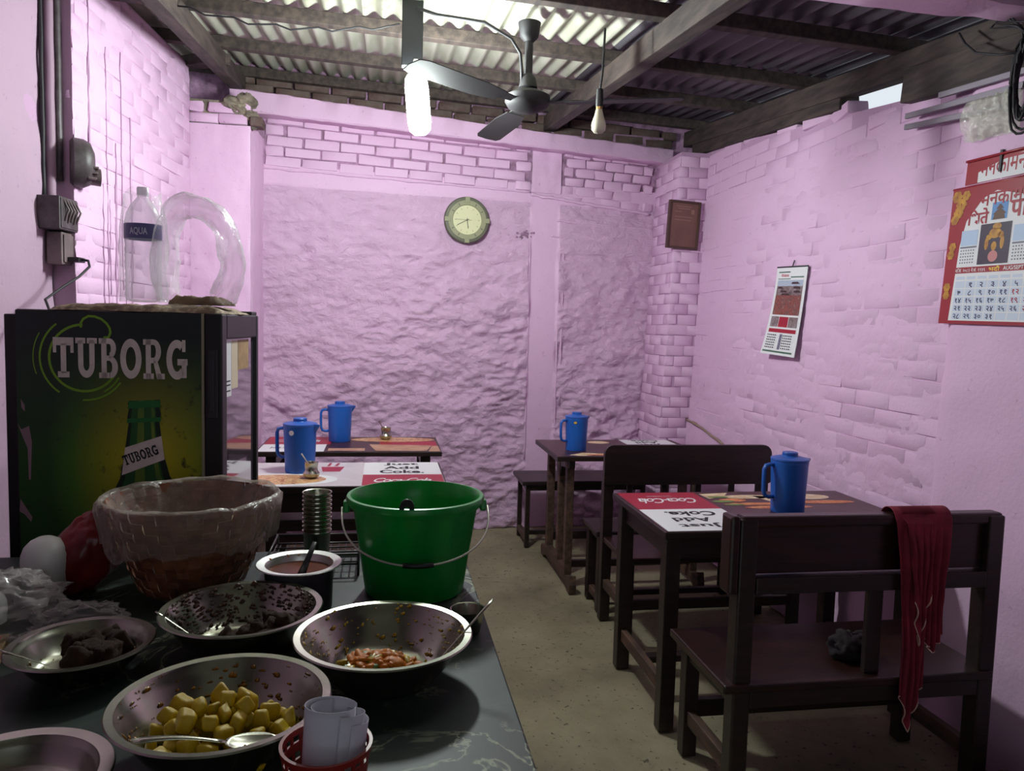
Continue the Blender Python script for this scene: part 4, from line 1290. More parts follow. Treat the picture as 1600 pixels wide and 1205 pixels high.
def advert_mat():
    m, nt, b = new_mat('green_beer_advert')
    tc = nt.nodes.new('ShaderNodeTexCoord')
    def dist(cx, cz, sx, sz):
        mp = nt.nodes.new('ShaderNodeMapping')
        mp.inputs['Location'].default_value = (-cx*sx, 0, -cz*sz)
        mp.inputs['Scale'].default_value = (sx, 0, sz)
        nt.links.new(tc.outputs['Object'], mp.inputs['Vector'])
        ln = nt.nodes.new('ShaderNodeVectorMath'); ln.operation = 'LENGTH'
        nt.links.new(mp.outputs['Vector'], ln.inputs[0])
        return ln.outputs['Value']
    cx = -1.040+.365*.9966
    d1 = dist(cx, 1.04, 3.6, 2.0)
    glow = ramp(nt, d1, [(.0, rgb(212, 190, 22)), (.35, rgb(160, 160, 22)), (.75, rgb(72, 118, 26)), (1.0, rgb(36, 78, 28))])
    sx = nt.nodes.new('ShaderNodeSeparateXYZ'); nt.links.new(tc.outputs['Object'], sx.inputs[0])
    mr = nt.nodes.new('ShaderNodeMapRange')
    mr.inputs['From Min'].default_value = 1.05; mr.inputs['From Max'].default_value = 1.40
    nt.links.new(sx.outputs['Z'], mr.inputs['Value'])
    c = mix(nt, mr.outputs['Result'], glow, rgb(26, 38, 36))
    n = ramp(nt, noise_node(nt, coords(nt), 24, 6, .7), [(.3, (1, 1, 1, 1)), (.42, (0, 0, 0, 1))])
    nt.links.new(mix(nt, n, c, rgb(34, 40, 22)), b.inputs['Base Color'])
    b.inputs['Roughness'].default_value = .42
    return m
panel = fpart('advert_panel', advert_mat(), lambda b: b.box(.004, FW_-.004, .06, FH-.004, -.003, .001, FR))
M_letter = mat('pale_lettering', rgb(238, 222, 214), .5, c2=rgb(214, 200, 192), nscale=20)
M_lime = mat('lime_print', rgb(128, 176, 40), .5)
def pxf(x, y): return ((x-20)*.00176, 1.478-(y-(470+.057*(x-20)))*.00184)
# slab serif lettering
def ring(cx, cy, ro, ri, a0, a1, sy=1.0, n=18):
    o = [(cx+ro*cos(a0+(a1-a0)*k/n), cy+ro*sy*sin(a0+(a1-a0)*k/n)) for k in range(n+1)]
    i = [(cx+ri[0]*cos(a0+(a1-a0)*k/n), cy+ri[1]*sin(a0+(a1-a0)*k/n)) for k in range(n+1)]
    return [[o[k], o[k+1], i[k+1], i[k]] for k in range(n)]
def L_T(): return .82, [rect(0, .82, .80, 1), rect(0, .13, .62, .82), rect(.69, .82, .62, .82), rect(.30, .52, .1, .85), rect(.18, .64, 0, .15)]
def L_U(): return .86, [rect(.1, .31, .32, .95), rect(.55, .76, .32, .95), rect(0, .40, .86, 1), rect(.46, .86, .86, 1)]+ring(.43, .33, .33, (.12, .15), pi, 2*pi, 1.0)
def L_B(): return .78, [rect(.1, .31, 0, 1), rect(0, .42, .86, 1), rect(0, .42, 0, .14), rect(.3, .45, .44, .57)]+ring(.42, .75, .27, (.06, .11), -pi/2, pi/2, .93)+ring(.44, .28, .32, (.09, .14), -pi/2, pi/2, .875)
def L_O(): return .86, ring(.43, .5, .43, (.2, .3), 0, 2*pi, 1.17, 30)
def L_R(): return .86, [rect(.1, .31, 0, 1), rect(0, .42, .86, 1), rect(0, .42, 0, .14), rect(.3, .45, .40, .54), [(.40, .44), (.58, .44), (.78, .0), (.55, .0)], rect(.56, .86, 0, .14)]+ring(.42, .70, .30, (.09, .16), -pi/2, pi/2, 1.0)
def L_G(): return .86, ring(.43, .5, .43, (.2, .3), pi*.28, pi*1.75, 1.17, 26)+[rect(.45, .86, .36, .52), rect(.62, .82, .04, .5), rect(.64, .78, .70, 1.0)]
def slab_word(mb, M, u0, v0, u1, v1, letters, gap=.07, slope=0.0, z=.0):
    tot = sum(f()[0] for f in letters)+gap*(len(letters)-1)
    k = (u1-u0)/tot; h = v1-v0; x = 0
    for i, f in enumerate(letters):
        w, ps = f()
        for p in ps:
            mb.flat([(u0+(x+a)*k, v0+b*h+slope*(x+a)*k) for a, b in p], M, z+.00002*i)
        x += w+gap
TUB = [L_T, L_U, L_B, L_O, L_R, L_G]
u0, v0 = pxf(80, 579); u1, v1 = pxf(292, 533)
fpart('brand_lettering', M_letter, lambda b: slab_word(b, FR, u0, v0-.002, u1, v1+.006, TUB, z=.0022), panel)
# lime swirl around the word: ring, cloud outline and speed arcs
def stroke(b, pts, w, z=.0016):
    P = [Vector((p[0], p[1])) for p in pts]
    for k in range(len(P)-1):
        d = (P[k+1]-P[k]).normalized(); s = Vector((-d.y, d.x))*w/2; e = d*w*.12
        b.flat([P[k]-s-e, P[k+1]-s+e, P[k+1]+s+e, P[k]+s-e], FR, z)
def arc(cx, cy, r, d0, d1, n=26):
    c = pxf(cx, cy)
    return [(c[0]+r*.00184*cos(radians(d0+(d1-d0)*k/n)), c[1]+r*.00184*sin(radians(d0+(d1-d0)*k/n))) for k in range(n+1)]
def swirl(b):
    stroke(b, arc(128, 552, 52, 92, 290), .007)
    stroke(b, arc(128, 552, 52, 290, 342), .007)
    stroke(b, arc(128, 552, 66, 128, 235), .0055)
    stroke(b, arc(128, 552, 60, 300, 330), .005)
    stroke(b, arc(128, 552, 66, 268, 325), .005)
    stroke(b, arc(128, 552, 76, 150, 200), .003)
    cl = [(124, 504), (124, 497), (128, 491), (136, 487), (146, 488), (156, 492), (164, 499), (169, 507), (170, 514), (167, 521), (160, 521), (164, 528)]
    stroke(b, [pxf(x, y) for x, y in cl], .0065)
fpart('brand_swirl', M_lime, swirl, panel)
# printed bottle
BL = [(198, 622), (196, 626), (198, 634), (196, 642), (194, 655), (197, 657), (192, 690), (188, 715), (182, 745), (172, 765), (160, 790), (154, 830), (152, 900)]
BR = [(247, 622), (248, 627), (246, 634), (248, 645), (248, 655), (246, 657), (250, 690), (254, 715), (262, 745), (276, 765), (290, 790), (297, 830), (300, 900)]
def strip(b, tl, tr, z, dz=0.0):
    for (l0, r0), (l1, r1) in zip(zip(BL, BR), list(zip(BL, BR))[1:]):
        q = []
        for (l, r), t in (((l1, r1), tl), ((l1, r1), tr), ((l0, r0), tr), ((l0, r0), tl)):
            q.append(pxf(l[0]+(r[0]-l[0])*t, l[1]))
        b.flat(q, FR, z)
fpart('bottle_picture', mat('bottle_green_print', rgb(26, 78, 34), .4, c2=rgb(38, 96, 40), nscale=8), lambda b: strip(b, 0, 1, .0014), panel)
M_bd = mat('bottle_dark_print', rgb(14, 40, 22), .4)
fpart('bottle_dark_edge', M_bd, lambda b: strip(b, 0, .10, .0017), panel)
fpart('bottle_dark_edge', M_bd, lambda b: strip(b, .86, 1, .0017), panel)
fpart('bottle_light', mat('bottle_light_print', rgb(112, 136, 40), .4, c2=rgb(70, 112, 36), nscale=10), lambda b: strip(b, .3, .5, .0017), panel)
fpart('bottle_light', bpy.data.materials['bottle_light_print'], lambda b: strip(b, .72, .82, .0017), panel)
fpart('bottle_lip', mat('bottle_lip_print', rgb(30, 110, 46), .35), lambda b: (b.flat([pxf(196, 634), pxf(248, 634), pxf(247, 623), pxf(198, 623)], FR, .002), b.flat([pxf(194, 657), pxf(249, 657), pxf(248, 650), pxf(195, 650)], FR, .002)), panel)
lab = [pxf(187, 738), pxf(252, 716), pxf(250, 681), pxf(193, 694)]
fpart('bottle_label', M_letter, lambda b: b.flat([pxf(185, 740), pxf(254, 718), pxf(249, 680), pxf(191, 696)], FR, .0021), panel)
def lab_text(b):
    a = pxf(191, 725); c = pxf(249, 709)
    M2 = FR @ Matrix.Translation((a[0], a[1], .0026)) @ Matrix.Rotation(math.atan2(c[1]-a[1], c[0]-a[0])+.02, 4, 'Z')
    slab_word(b, M2, 0, 0, .103, .030, TUB)
fpart('label_lettering', M_ink, lab_text, panel)
fpart('scuff_marks', mat('scratched_paint', rgb(150, 120, 130), .7), lambda b: [b.flat([pxf(*p) for p in poly], FR, .0016) for poly in (
    [(22, 650), (28, 660), (40, 655), (44, 680), (41, 740), (38, 740), (37, 690), (30, 672)], [(24, 770), (30, 780), (42, 800), (40, 808), (30, 795), (22, 790)], [(28, 612), (34, 622), (34, 632), (29, 626)])], panel)
# door: black frame with recessed pull, glass and papers
dx0, dx1 = FW_, FW_+.052
fd = fpart('door', M_black, lambda b: (b.box(dx0, dx1, .14, FH, -.05, .0, FR), b.box(dx0, dx1, .14, FH, -FD, -FD+.03, FR), b.box(dx0, dx1, FH-.075, FH, -FD+.03, -.05, FR), b.box(dx0, dx1, .14, .24, -FD+.03, -.05, FR)), bevel=.005)
fpart('door_handle', M_charcoal, lambda b: (b.box(dx0+.012, dx0+.04, 1.17, 1.37, 0, .004, FR), b.box(dx0+.016, dx0+.03, 1.19, 1.35, .004, .008, FR)), fd, bevel=.002)
fpart('hinge_cap', M_black, lambda b: b.box(dx0-.01, dx1-.006, FH, FH+.012, -FD, -.36, FR), fd, bevel=.003)
def glass_mat():
    m, nt, b = new_mat('fridge_glass')
    b.inputs['Base Color'].default_value = (.07, .055, .075, 1)
    b.inputs['Roughness'].default_value = .06
    b.inputs['Specular IOR Level'].default_value = 1.0
    b.inputs['Coat Weight'].default_value = 1.0
    b.inputs['Coat IOR'].default_value = 2.4
    b.inputs['Coat Roughness'].default_value = .03
    return m
fpart('door_glass', glass_mat(), lambda b: b.box(dx1-.02, dx1-.010, .23, FH-.065, -FD+.025, -.045, FR), fd)
fpart('edge_trim', mat('aged_seal', rgb(150, 140, 120), .7), lambda b: b.box(FW_-.006, FW_+.001, .06, FH, -.002, .0025, FR))
fpart('paper_notice', M_white, lambda b: b.box(dx1-.010, dx1-.0085, 1.225, 1.395, -.125, -.055, FR), fd)
fpart('paper_notice', mat('cream_notice', rgb(206, 190, 166), .6), lambda b: b.box(dx1-.010, dx1-.009, 1.245, 1.395, -.20, -.13, FR), fd)
fpart('paper_notice', mat('kraft_notice', rgb(176, 146, 104), .6, c2=rgb(150, 122, 86), nscale=30), lambda b: b.box(dx1-.010, dx1-.009, 1.30, 1.395, -.33, -.205, FR), fd)
fpart('notice_print', M_ink, lambda b: [b.box(dx1-.0085, dx1-.0082, z, z+.004, -.115, -.075, FR) for z in (1.27, 1.258, 1.24)], fd)

# sacks on the fridge ------------------------------------------------------------
def slab_cloth(name, label, cat, u0, u1, w0, w1, z, th, m, seed):
    mb = MB()
    def f(side):
        def g(u, v):
            e = min(1, min(u, 1-u)*9, min(v, 1-v)*9)**.5
            uu = u0+(u1-u0)*u+.014*noise.noise(Vector((v*4, seed, 0))); ww = w0+(w1-w0)*v+.014*noise.noise(Vector((u*5, seed, 3)))
            hh = th*e*(.75+.5*fbm((u*5+seed, v*4, 1), 3)) if side else 0.0005
            return FR @ Vector((uu, z+hh, ww))
        return g
    mb.grid(40, 24, f(1)); mb.grid(40, 24, f(0))
    o = mb.build(name, m, None, smooth=True)
    tag(o, label, cat)
    return o
M_sack = mat('old_sack', rgb(112, 92, 74), .85, c2=rgb(164, 144, 118), nscale=60, lo=.45, hi=.65, bumps=.5, bscale=90)
slab_cloth('folded_sack', 'folded speckled brown sack on top of the fridge', 'sack', .09, .575, -.33, -.005, FH+.0005, .024, M_sack, 2.0)
slab_cloth('rolled_mat', 'rolled brown mat end on top of the fridge by the door', 'mat', .40, .56, -.20, -.07, FH+.026, .026, mat('brown_mat', rgb(96, 76, 58), .85, c2=rgb(130, 106, 80), nscale=18, bumps=.4), 5.0)
# plastic bottle and shrink film
fz = FH+.030
bc = FR @ Vector((.308, fz, -.13))
bo = thing('water_bottle', 'clear plastic water bottle with dark blue label on the fridge', 'bottle', bc)
bprof = [(0, .004), (.03, .0), (.048, .006), (.052, .02)]
for k in range(8):
    bprof += [(.052, .025+.019*k), (.0495, .034+.019*k)]
bprof += [(.052, .19), (.0515, .235), (.046, .265), (.034, .29), (.019, .308), (.0145, .315), (.0145, .332)]
mb = MB(); mb.lathe(bprof, 40); mb.build('bottle_body', film_mat('bottle_plastic', (.82, .82, .86, 1), .18, .08, .15, 12), bo, smooth=50)
mb = MB(); mb.lathe([(.0165, .318), (.0165, .340), (.015, .343), (0, .343)], 24); mb.build('cap', film_mat('pale_cap', (.85, .82, .88, 1), .6), bo, smooth=40)
mb = MB(); mb.lathe([(.0528, .188), (.0528, .232)], 40); lb2 = mb.build('bottle_label', mat('navy_label', rgb(54, 44, 120), .4), bo, smooth=True)
vs, fs = text_verts('AQUA', bold=.02)
mx_ = max(v.x for v in vs)
mb = MB()
out = []
for v in vs:
    a = -pi/2-.45+v.x/mx_*.95
    out.append((.0532*cos(a), .0532*sin(a), .200+v.y*.027))
mb.add(out, fs); mb.build('label_lettering', mat('pale_label_print', rgb(190, 186, 214), .5), lb2)
sf = thing('shrink_film', 'torn clear shrink film arching beside the water bottle', 'plastic wrap', FR @ Vector((.392, fz, -.13)))
mb = MB()   # arch of empty film, left over from a six pack
path = [(-.005, .0), (-.02, .11), (-.01, .21), (.02, .285), (.075, .29), (.13, .26), (.165, .20), (.175, .12), (.16, .05), (.13, .0)]
def film_arch(u, v):
    t = u*(len(path)-1); k = min(int(t), len(path)-2); f = t-k
    def cr(i): 
        p = path[max(0, min(len(path)-1, i))]; return Vector(p)
    p0, p1, p2, p3 = cr(k-1), cr(k), cr(k+1), cr(k+2)
    p = .5*((2*p1)+(p2-p0)*f+(2*p0-5*p1+4*p2-p3)*f*f+(3*p1-p0-3*p2+p3)*f**3)
    a = 2*pi*v
    r = .048*(1+.3*noise.noise(Vector((u*8, cos(a)*2, sin(a)*2)))+.15*noise.noise(Vector((u*22, cos(a)*3, sin(a)*3))))
    cen = Vector((.07, .12)); dr = (p-cen).normalized()
    q = p + dr*(r*cos(a)*.75)
    return Vector((q.x, 1.5*r*sin(a), max(q.y, .001)))
mb.grid(70, 26, film_arch)
mb.build('film_arch', M_film_thin, sf, smooth=True)
mb = MB()
mb.grid(40, 26, lambda u, v: Vector((-.082+.066*cos(2*pi*u)*(1+.12*noise.noise(Vector((cos(2*pi*u)*2, sin(2*pi*u)*2, v*5))))*(1-.25*max(0, v-.7)/.3), .068*sin(2*pi*u)*(1+.15*noise.noise(Vector((cos(2*pi*u)*2, v*4, 3)))), .325*v+.012*sin(6*pi*u)*v)))
mb.build('film_sleeve', M_film, sf, smooth=True)

# ============================================================ ON THE TABLES
def make_jug():
    t = thing('water_jug', 'blue', 'jug')
    mb = MB(); mb.lathe([(0, .002), (.058, .002), (.063, 0), (.0645, .006), (.066, .06), (.069, .13), (.0715, .195), (.0725, .204), (.071, .208), (.066, .206)], 48)
    mb.build('jug_body', M_blue, t, smooth=40)
    mb = MB(); mb.lathe([(.0725, .206), (.074, .209), (.073, .215), (.05, .221), (.032, .224), (.030, .226), (.030, .236), (.027, .2395), (0, .2395)], 48)
    ld_ = mb.build('lid', M_blue_d, t, smooth=35)
    mb = MB(); mb.add([(.062, -.022, .206), (.062, .022, .206), (.092, 0, .205), (.066, 0, .165), (.062, -.022, .216), (.062, .022, .216), (.092, 0, .212)], [(0, 3, 2), (1, 2, 3), (0, 2, 6, 4), (1, 5, 6, 2), (4, 6, 5)])
    mb.build('spout', M_blue, t)
    mb = MB(); mb.tube([(-.064, 0, .188), (-.085, 0, .19), (-.103, 0, .186), (-.110, 0, .17), (-.110, 0, .12), (-.109, 0, .085), (-.102, 0, .066), (-.086, 0, .060), (-.062, 0, .062)], .0105, 10, flatten=.75)
    mb.build('handle', M_blue, t, smooth=True)
    return t
jug = make_jug()
for i, (x, y, rz, sc, lab) in enumerate(((1.597, 2.80, .05, 1.0, 'blue plastic water jug on the near right cola table'),
        (1.105, 4.30, .25, .92, 'blue plastic water jug with small yellow sticker on the far right table'),
        (-.385, 3.69, -.35, 1.06, 'blue plastic water jug with round white sticker on the white topped table'),
        (-.255, 4.63, .1, .99, 'blue plastic water jug on the table at the back wall'))):
    o = jug if i == 0 else copy_tree(jug)
    o.location = (x, y, .752); o.rotation_euler = (0, 0, rz); o.scale = (sc, sc, sc)
    tag(o, lab, 'jug', 'blue water jugs')
    if i in (1, 2):
        a = (-pi/2-.42-rz) if i == 2 else (-pi/2-.35-rz)
        mb = MB(); M2 = frame((.0718*cos(a), .0718*sin(a), .180), (-sin(a), cos(a), 0), (0, 0, 1))
        mb.prism(ell(0, 0, .011 if i == 2 else .010, .011 if i == 2 else .007, 20), .0022, M2)
        mb.build('sticker', M_white if i == 2 else mat('yellow_sticker', rgb(204, 160, 40), .5), o)
def make_pot(label, x, y, rz):
    t = thing('spice_pot', label, 'pot', (x, y, .752), rz, group='small steel spice pots')
    mb = MB(); mb.lathe([(0, .001), (.022, .001), (.026, .004), (.036, .014), (.037, .024), (.030, .034), (.028, .038), (.030, .070), (.032, .073), (.030, .0735), (.027, .069), (.026, .042), (0, .042)], 36)
    mb.build('pot_shell', M_steel, t, smooth=40)
    mb = MB(); mb.lathe([(0, .057), (.0275, .056)], 24); mb.build('chilli_sauce', mat('chilli_paste', rgb(96, 24, 20), .4), t)
    mb = MB(); mb.tube([(.0, 0, .05), (-.022, 0, .078), (-.044, .0, .112)], [.0025, .0025, .0035], 6); mb.build('spoon_handle', mat('wooden_stick', rgb(190, 170, 150) if x < -.1 else rgb(90, 60, 50), .5), t, smooth=True)
    return t
make_pot('small steel pot with a pale spoon on the white topped table', -.318, 3.525, 0)
make_pot('small steel pot with a dark spoon on the table at the back wall', .015, 4.69, -.1)

# maroon towel over the near bench ---------------------------------------------------
tw = thing('towel', 'maroon cloth towel hanging over the near bench backrest', 'towel', (1.62, 2.09, .93))
M_maroon = mat('maroon_cloth', rgb(142, 32, 56), .85, c2=rgb(112, 24, 44), nscale=14, bumps=.3, bscale=160, bdist=.002)
def drape(x0a, x1a, x0b, x1b, zlow, off, seed, point=0.0):
    def f(u, v):
        # v: 0 behind the rail .. .14 over the top .. 1 hem in front
        if v < .16:
            a = pi*(v/.16)
            y, z = 2.095+.036*cos(a), .905+.032*sin(a)+.003
            if v == 0: z -= .05
            w = 0
        else:
            w = (v-.16)/.84
            y = 2.057-off-.006*w; z = .905-(.905-zlow)*w
        xl = x0a+(x0b-x0a)*min(1, w*1.3); xr_ = x1a+(x1b-x1a)*min(1, w*1.15)
        x = xl+(xr_-xl)*u
        fold = (.010+.012*w)*sin(u*11+seed+1.5*w)+(.008)*noise.noise(Vector((u*5, w*4, seed)))
        if w > 0: y -= abs(fold)*min(1, w*5)+.002
        z += w*point*(abs(u-.45)-.3)*.5 + .010*w*noise.noise(Vector((u*4, 7, seed)))
        return Vector((x-1.62, y-2.09, z-.93))
    return f
def towel_part(name, fn, edge):
    mb = MB(); mb.grid(36, 60, fn); o = mb.build(name, M_maroon, tw, smooth=True, solid=.002)
    mb = MB(); mb.tube([fn(u/36, 1.0) for u in range(37)], .0022, 6)
    mb.build('pale_hem', mat('pale_hem', rgb(196, 160, 150), .8), o, smooth=True)
towel_part('long_fold', drape(1.53, 1.665, 1.565, 1.635, .33, .002, 1.0, .5), False)
towel_part('short_fold', drape(1.60, 1.72, 1.635, 1.695, .53, .0, 4.0, .2), False)
towel_part('front_ruffle', drape(1.555, 1.64, 1.585, 1.63, .62, .016, 2.2, .6), True)
bd = crumple('dark_cloth_bundle', 'dark shapeless cloth bundle on the bench seat behind the towel', 'cloth', (1.50, 2.20, .421), .065, .05, .045, mat('dark_cloth', rgb(30, 20, 26), .9), 21.0, .3, 40)
crumple('sack', 'brown sack top on the floor at the lower right corner', 'sack', (1.90, 1.93, 0.0), .12, .08, .085, mat('brown_sack', rgb(84, 66, 48), .9, c2=rgb(60, 46, 36), nscale=20), 31.0, .12, 40)

# ============================================================ ON THE WALLS
# clock
cl = thing('wall_clock', 'round greenish wall clock with cream dial on the back wall', 'clock', back_pt(.543, 2.175, .055))
CM = frame((0, 0, 0), BD, (0, 0, 1))
M_cl1 = mat('clock_case', rgb(92, 92, 76), .5); M_cl2 = mat('clock_ring', rgb(142, 142, 112), .45)
M_dial = mat('clock_dial', rgb(206, 204, 164), .5)
mb = MB(); mb.lathe([(0, -.03), (.150, -.03), (.158, -.015), (.158, .004), (.150, .014), (.128, .016), (0, .004)], 56, CM); mb.build('case', M_cl1, cl, smooth=40)
mb = MB(); mb.lathe([(.136, .012), (.132, .021), (.104, .021), (.098, .012)], 56, CM); mb.build('bezel', M_cl2, cl, smooth=30)
for k in range(4):
    a = pi/2*k
    mb = MB(); M2 = CM @ Matrix.Rotation(a, 4, 'Z'); mb.box(.118, .156, -.016, .016, .0, .024, M2); mb.build('bezel_tab', M_cl2, cl, bevel=.002)
for k in range(12):
    if k % 3:
        a = pi/6*k
        mb = MB(); M2 = CM @ Matrix.Rotation(a, 4, 'Z'); mb.box(.108, .124, -.003, .003, .021, .0225, M2); mb.build('hour_mark', M_cl1, cl)
mb = MB(); mb.lathe([(.100, .014), (0, .014)], 48, CM); mb.build('dial', M_dial, cl)
def hand(name, deg, L, w, z, back=.012):
    a = radians(90-deg)
    mb = MB(); mb.box(-back, L, -w/2, w/2, z, z+.001, CM @ Matrix.Rotation(a, 4, 'Z')); mb.build(name, M_ink, cl)
hand('hour_hand', 172, .058, .0045, .0155); hand('minute_hand', 242, .078, .0035, .017); hand('second_hand', 271, .082, .0014, .0185, .03)
mb = MB()
for k in range(12):
    a = radians(90-30*(k+1)); x, y = .082*cos(a), .082*sin(a)
    mb.flat(rect(-.003, .003, -.006, .006), CM @ Matrix.Translation((x, y, .0145)) @ Matrix.Rotation(a-pi/2, 4, 'Z'))
mb.build('numerals', mat('faint_numerals', rgb(172, 172, 132), .6), cl)

# framed brown board on the far right pillar
fb = thing('framed_board', 'brown framed certificate hung on the far right pillar', 'picture frame', (1.985, 5.01, 2.17))
PM = frame((0, 0, 0), (1, .06, -.035), (.03, -.02, 1))
mb = MB()
for (x0, x1, y0, y1) in ((-.115, -.100, -.16, .16), (.100, .115, -.16, .16), (-.1, .1, .145, .16), (-.1, .1, -.16, -.145)):
    mb.box(x0, x1, y0, y1, -.015, .012, PM)
mb.build('frame', mat('brown_frame', rgb(74, 50, 44), .5), fb, bevel=.002)
mb = MB(); mb.box(-.101, .101, -.146, .146, -.012, .002, PM); mb.build('faded_sheet', mat('faded_brown_sheet', rgb(120, 82, 74), .45, c2=rgb(106, 72, 66), nscale=9), fb)
mb = MB()
for k, (x0, x1, y) in enumerate(((-.07, -.02, .085), (-.06, .05, .12), (-.05, .04, .105), (-.07, .06, .05), (-.07, .05, .03))):
    mb.flat(rect(x0, x1, y, y+.005), PM, .003)
mb.flat(rect(.05, .072, .075, .105), PM, .003)
mb.build('faint_print', mat('faint_brown_print', rgb(146, 108, 96), .5), fb)

# calendars on the right wall
def wall_frame(y, z):     # x runs towards the camera (to the right in the picture), y up, z out of the wall
    return frame((xr(z)-.012, y, z), (0, -1, 0), RU)
c1 = thing('wall_calendar', 'slim white hanging calendar with a crowd photo on the right wall', 'calendar', (xr(1.58), 3.86, 1.58), group='wall calendars')
KM = wall_frame(3.80, 1.575); KM = Matrix.Translation(-Vector((xr(1.58), 3.86, 1.58))) @ KM @ Matrix.Rotation(-.04, 4, 'Z')
hw, hh = .155, .235
def sag(b, x0, x1, y0, y1, z, n=14):
    def f(u, v):
        y = y0+(y1-y0)*v
        t = (hh-y)/(2*hh)
        x = x0+(x1-x0)*u
        return KM @ Vector((x, y, z+.028*t*t*(1.25-.5*(x/hw))))
    b.grid(4, n, f)
for k in range(3):
    mb = MB(); sag(mb, -hw, hw, -hh, hh, .002+.0016*k); mb.build('page', M_white, c1, smooth=True)
def k_part(name, m, rects, z=.0062):
    mb = MB()
    for r in rects: sag(mb, *r, z, 6)
    mb.build(name, m, c1, smooth=True)
M_crowd = food_mat('crowd_photo', [(.3, rgb(92, 40, 40)), (.45, rgb(150, 78, 66)), (.55, rgb(90, 60, 62)), (.7, rgb(168, 120, 104))], 60, .5, .5)
M_hall = food_mat('building_photo', [(.3, rgb(70, 60, 66)), (.5, rgb(124, 104, 104)), (.7, rgb(150, 140, 146))], 34, .5, .5)
M_sky = mat('sky_photo', rgb(168, 178, 196), .5)
M_dkgreen = mat('green_bar_print', rgb(70, 104, 84), .5)
k_part('photo_sky', M_sky, [(-.13, .13, .13, .165)])
k_part('photo_buildings', M_hall, [(-.13, .13, .07, .135)])
k_part('photo_crowd', M_crowd, [(-.13, .13, -.02, .085)], .0066)
mb = MB()   # pagoda roofs and eaves in the photo
for (x, y, w) in ((-.09, .12, .05), (-.05, .10, .07), (.06, .145, .08), (.08, .12, .07), (.085, .10, .07), (-.03, .085, .09)):
    mb.flat([(x-w/2, y), (x+w/2, y), (x+w/3, y+.010), (x-w/3, y+.010)], KM, .0125)
mb.build('photo_roofs', mat('roof_photo', rgb(66, 40, 44), .5), c1)
k_part('photo_small', M_hall, [(-.13, -.055, -.085, -.03), (.045, .13, -.085, -.03)])
k_part('photo_red', M_cred, [(-.05, .04, -.085, -.03), (-.13, .13, -.115, -.095)])
k_part('green_bars', M_dkgreen, [(-.13, -.01, .205, .211), (.0, .13, .178, .184), (-.13, 0, .17, .174), (-.14, .13, -.222, -.213)])
k_part('centre_column', mat('slate_column_print', rgb(112, 110, 130), .5), [(-.012, .012, -.205, -.122)])
mb = MB()
for i in range(6):
    for j in range(10):
        x = -.125+.018*j if j < 5 else -.125+.018*j+.058
        y = -.132-.0135*i
        t = (hh-y)/(2*hh)
        mb.flat(rect(x, x+.009, y, y+.006), KM, .0085+.028*t*t*(1.25-.5*(x/hw)))
mb.build('dates', M_ink, c1)
mb = MB(); text_fit(mb, 'नेपाल', KM, -.10, -.02, .182, .20, .0085, bold=.01); mb.build('heading', mat('pink_heading_print', rgb(206, 110, 120), .5), c1)
mb = MB(); mb.tube([KM @ Vector((-hw, hh, .004)), KM @ Vector((hw, hh, .004))], .0045, 8); mb.build('hanging_rod', M_charcoal, c1, smooth=True)
mb = MB(); mb.tube([KM @ Vector((0, hh, .004)), KM @ Vector((.0, hh+.035, -.004))], .003, 6); mb.build('hanger', M_charcoal, c1)

# large festival calendar, partly outside the picture
Yc, Zc = 2.42, 1.795
c2_ = thing('wall_calendar', 'large red and white Nepali calendar at the right edge of the wall', 'calendar', (xr(Zc), Yc, Zc), group='wall calendars')
GM = frame((xr(Zc)-.034, Yc, Zc), (0, -1, 0), RU); GM = Matrix.Translation(-Vector((xr(Zc), Yc, Zc))) @ GM @ Matrix.Rotation(-.02, 4, 'Z')
gw, gt, gb = .215, .215, -.285
def gsheet(name, m, poly, z):
    mb = MB(); mb.flat(poly, GM, z); return mb.build(name, m, c2_)
M_fest = mat('festival_red_print', rgb(150, 30, 40), .35)
M_gold = mat('gold_print', rgb(204, 150, 40), .4, c2=rgb(156, 100, 30), nscale=30)
M_paleblue = mat('pale_blue_print', rgb(176, 196, 222), .45)
mb = MB(); mb.box(-gw, gw, gb, gt, -.006, 0, GM); mb.build('page', M_fest, c2_)
mb = MB(); mb.box(-gw+.045, gw, gt+.01, gt+.10, -.014, -.008, GM); up_ = mb.build('upper_page', M_fest, c2_)
mb = MB(); text_fit(mb, 'मनकामना', GM, -.10, .12, .245, .30, -.0072, bold=.012); mb.build('upper_heading', M_cred, up_)
mb = MB(); mb.flat([(-.11, gt+.012)]+[(-.11+.32*k/10, gt+.03+.06*sin(pi*(.1+.5*k/10))) for k in range(11)]+[(.21, gt+.012)], GM, -.0076); mb.build('upper_arch', M_white, up_)
mb = MB(); mb.flat([(-.165, gb+.012), (gw, gb+.012), (gw, .10), (.12, .155), (.0, .185), (-.06, .165), (-.13, .09), (-.15, .0)], GM, .0006); mb.build('white_field', M_white, c2_)
for (x, y, s) in ((-.19, .185, .024), (-.165, .155, .026), (-.175, .125, .024), (-.19, .10, .02), (-.185, .0, .018), (-.19, -.03, .018), (-.19, -.15, .018), (-.19, -.18, .017), (-.145, .185, .02)):
    mb = MB()
    for q in range(6):
        a = q*pi/3
        mb.flat(ell(x+s*.55*cos(a), y+s*.55*sin(a), s*.5, s*.4, 10), GM, .0009+.0001*q)
    mb.build('marigold_picture', M_gold, c2_)
mb = MB(); text_fit(mb, 'मनकामना', GM, -.07, .17, .135, .18, .0018, bold=.012); mb.build('heading_small', M_cred, c2_)
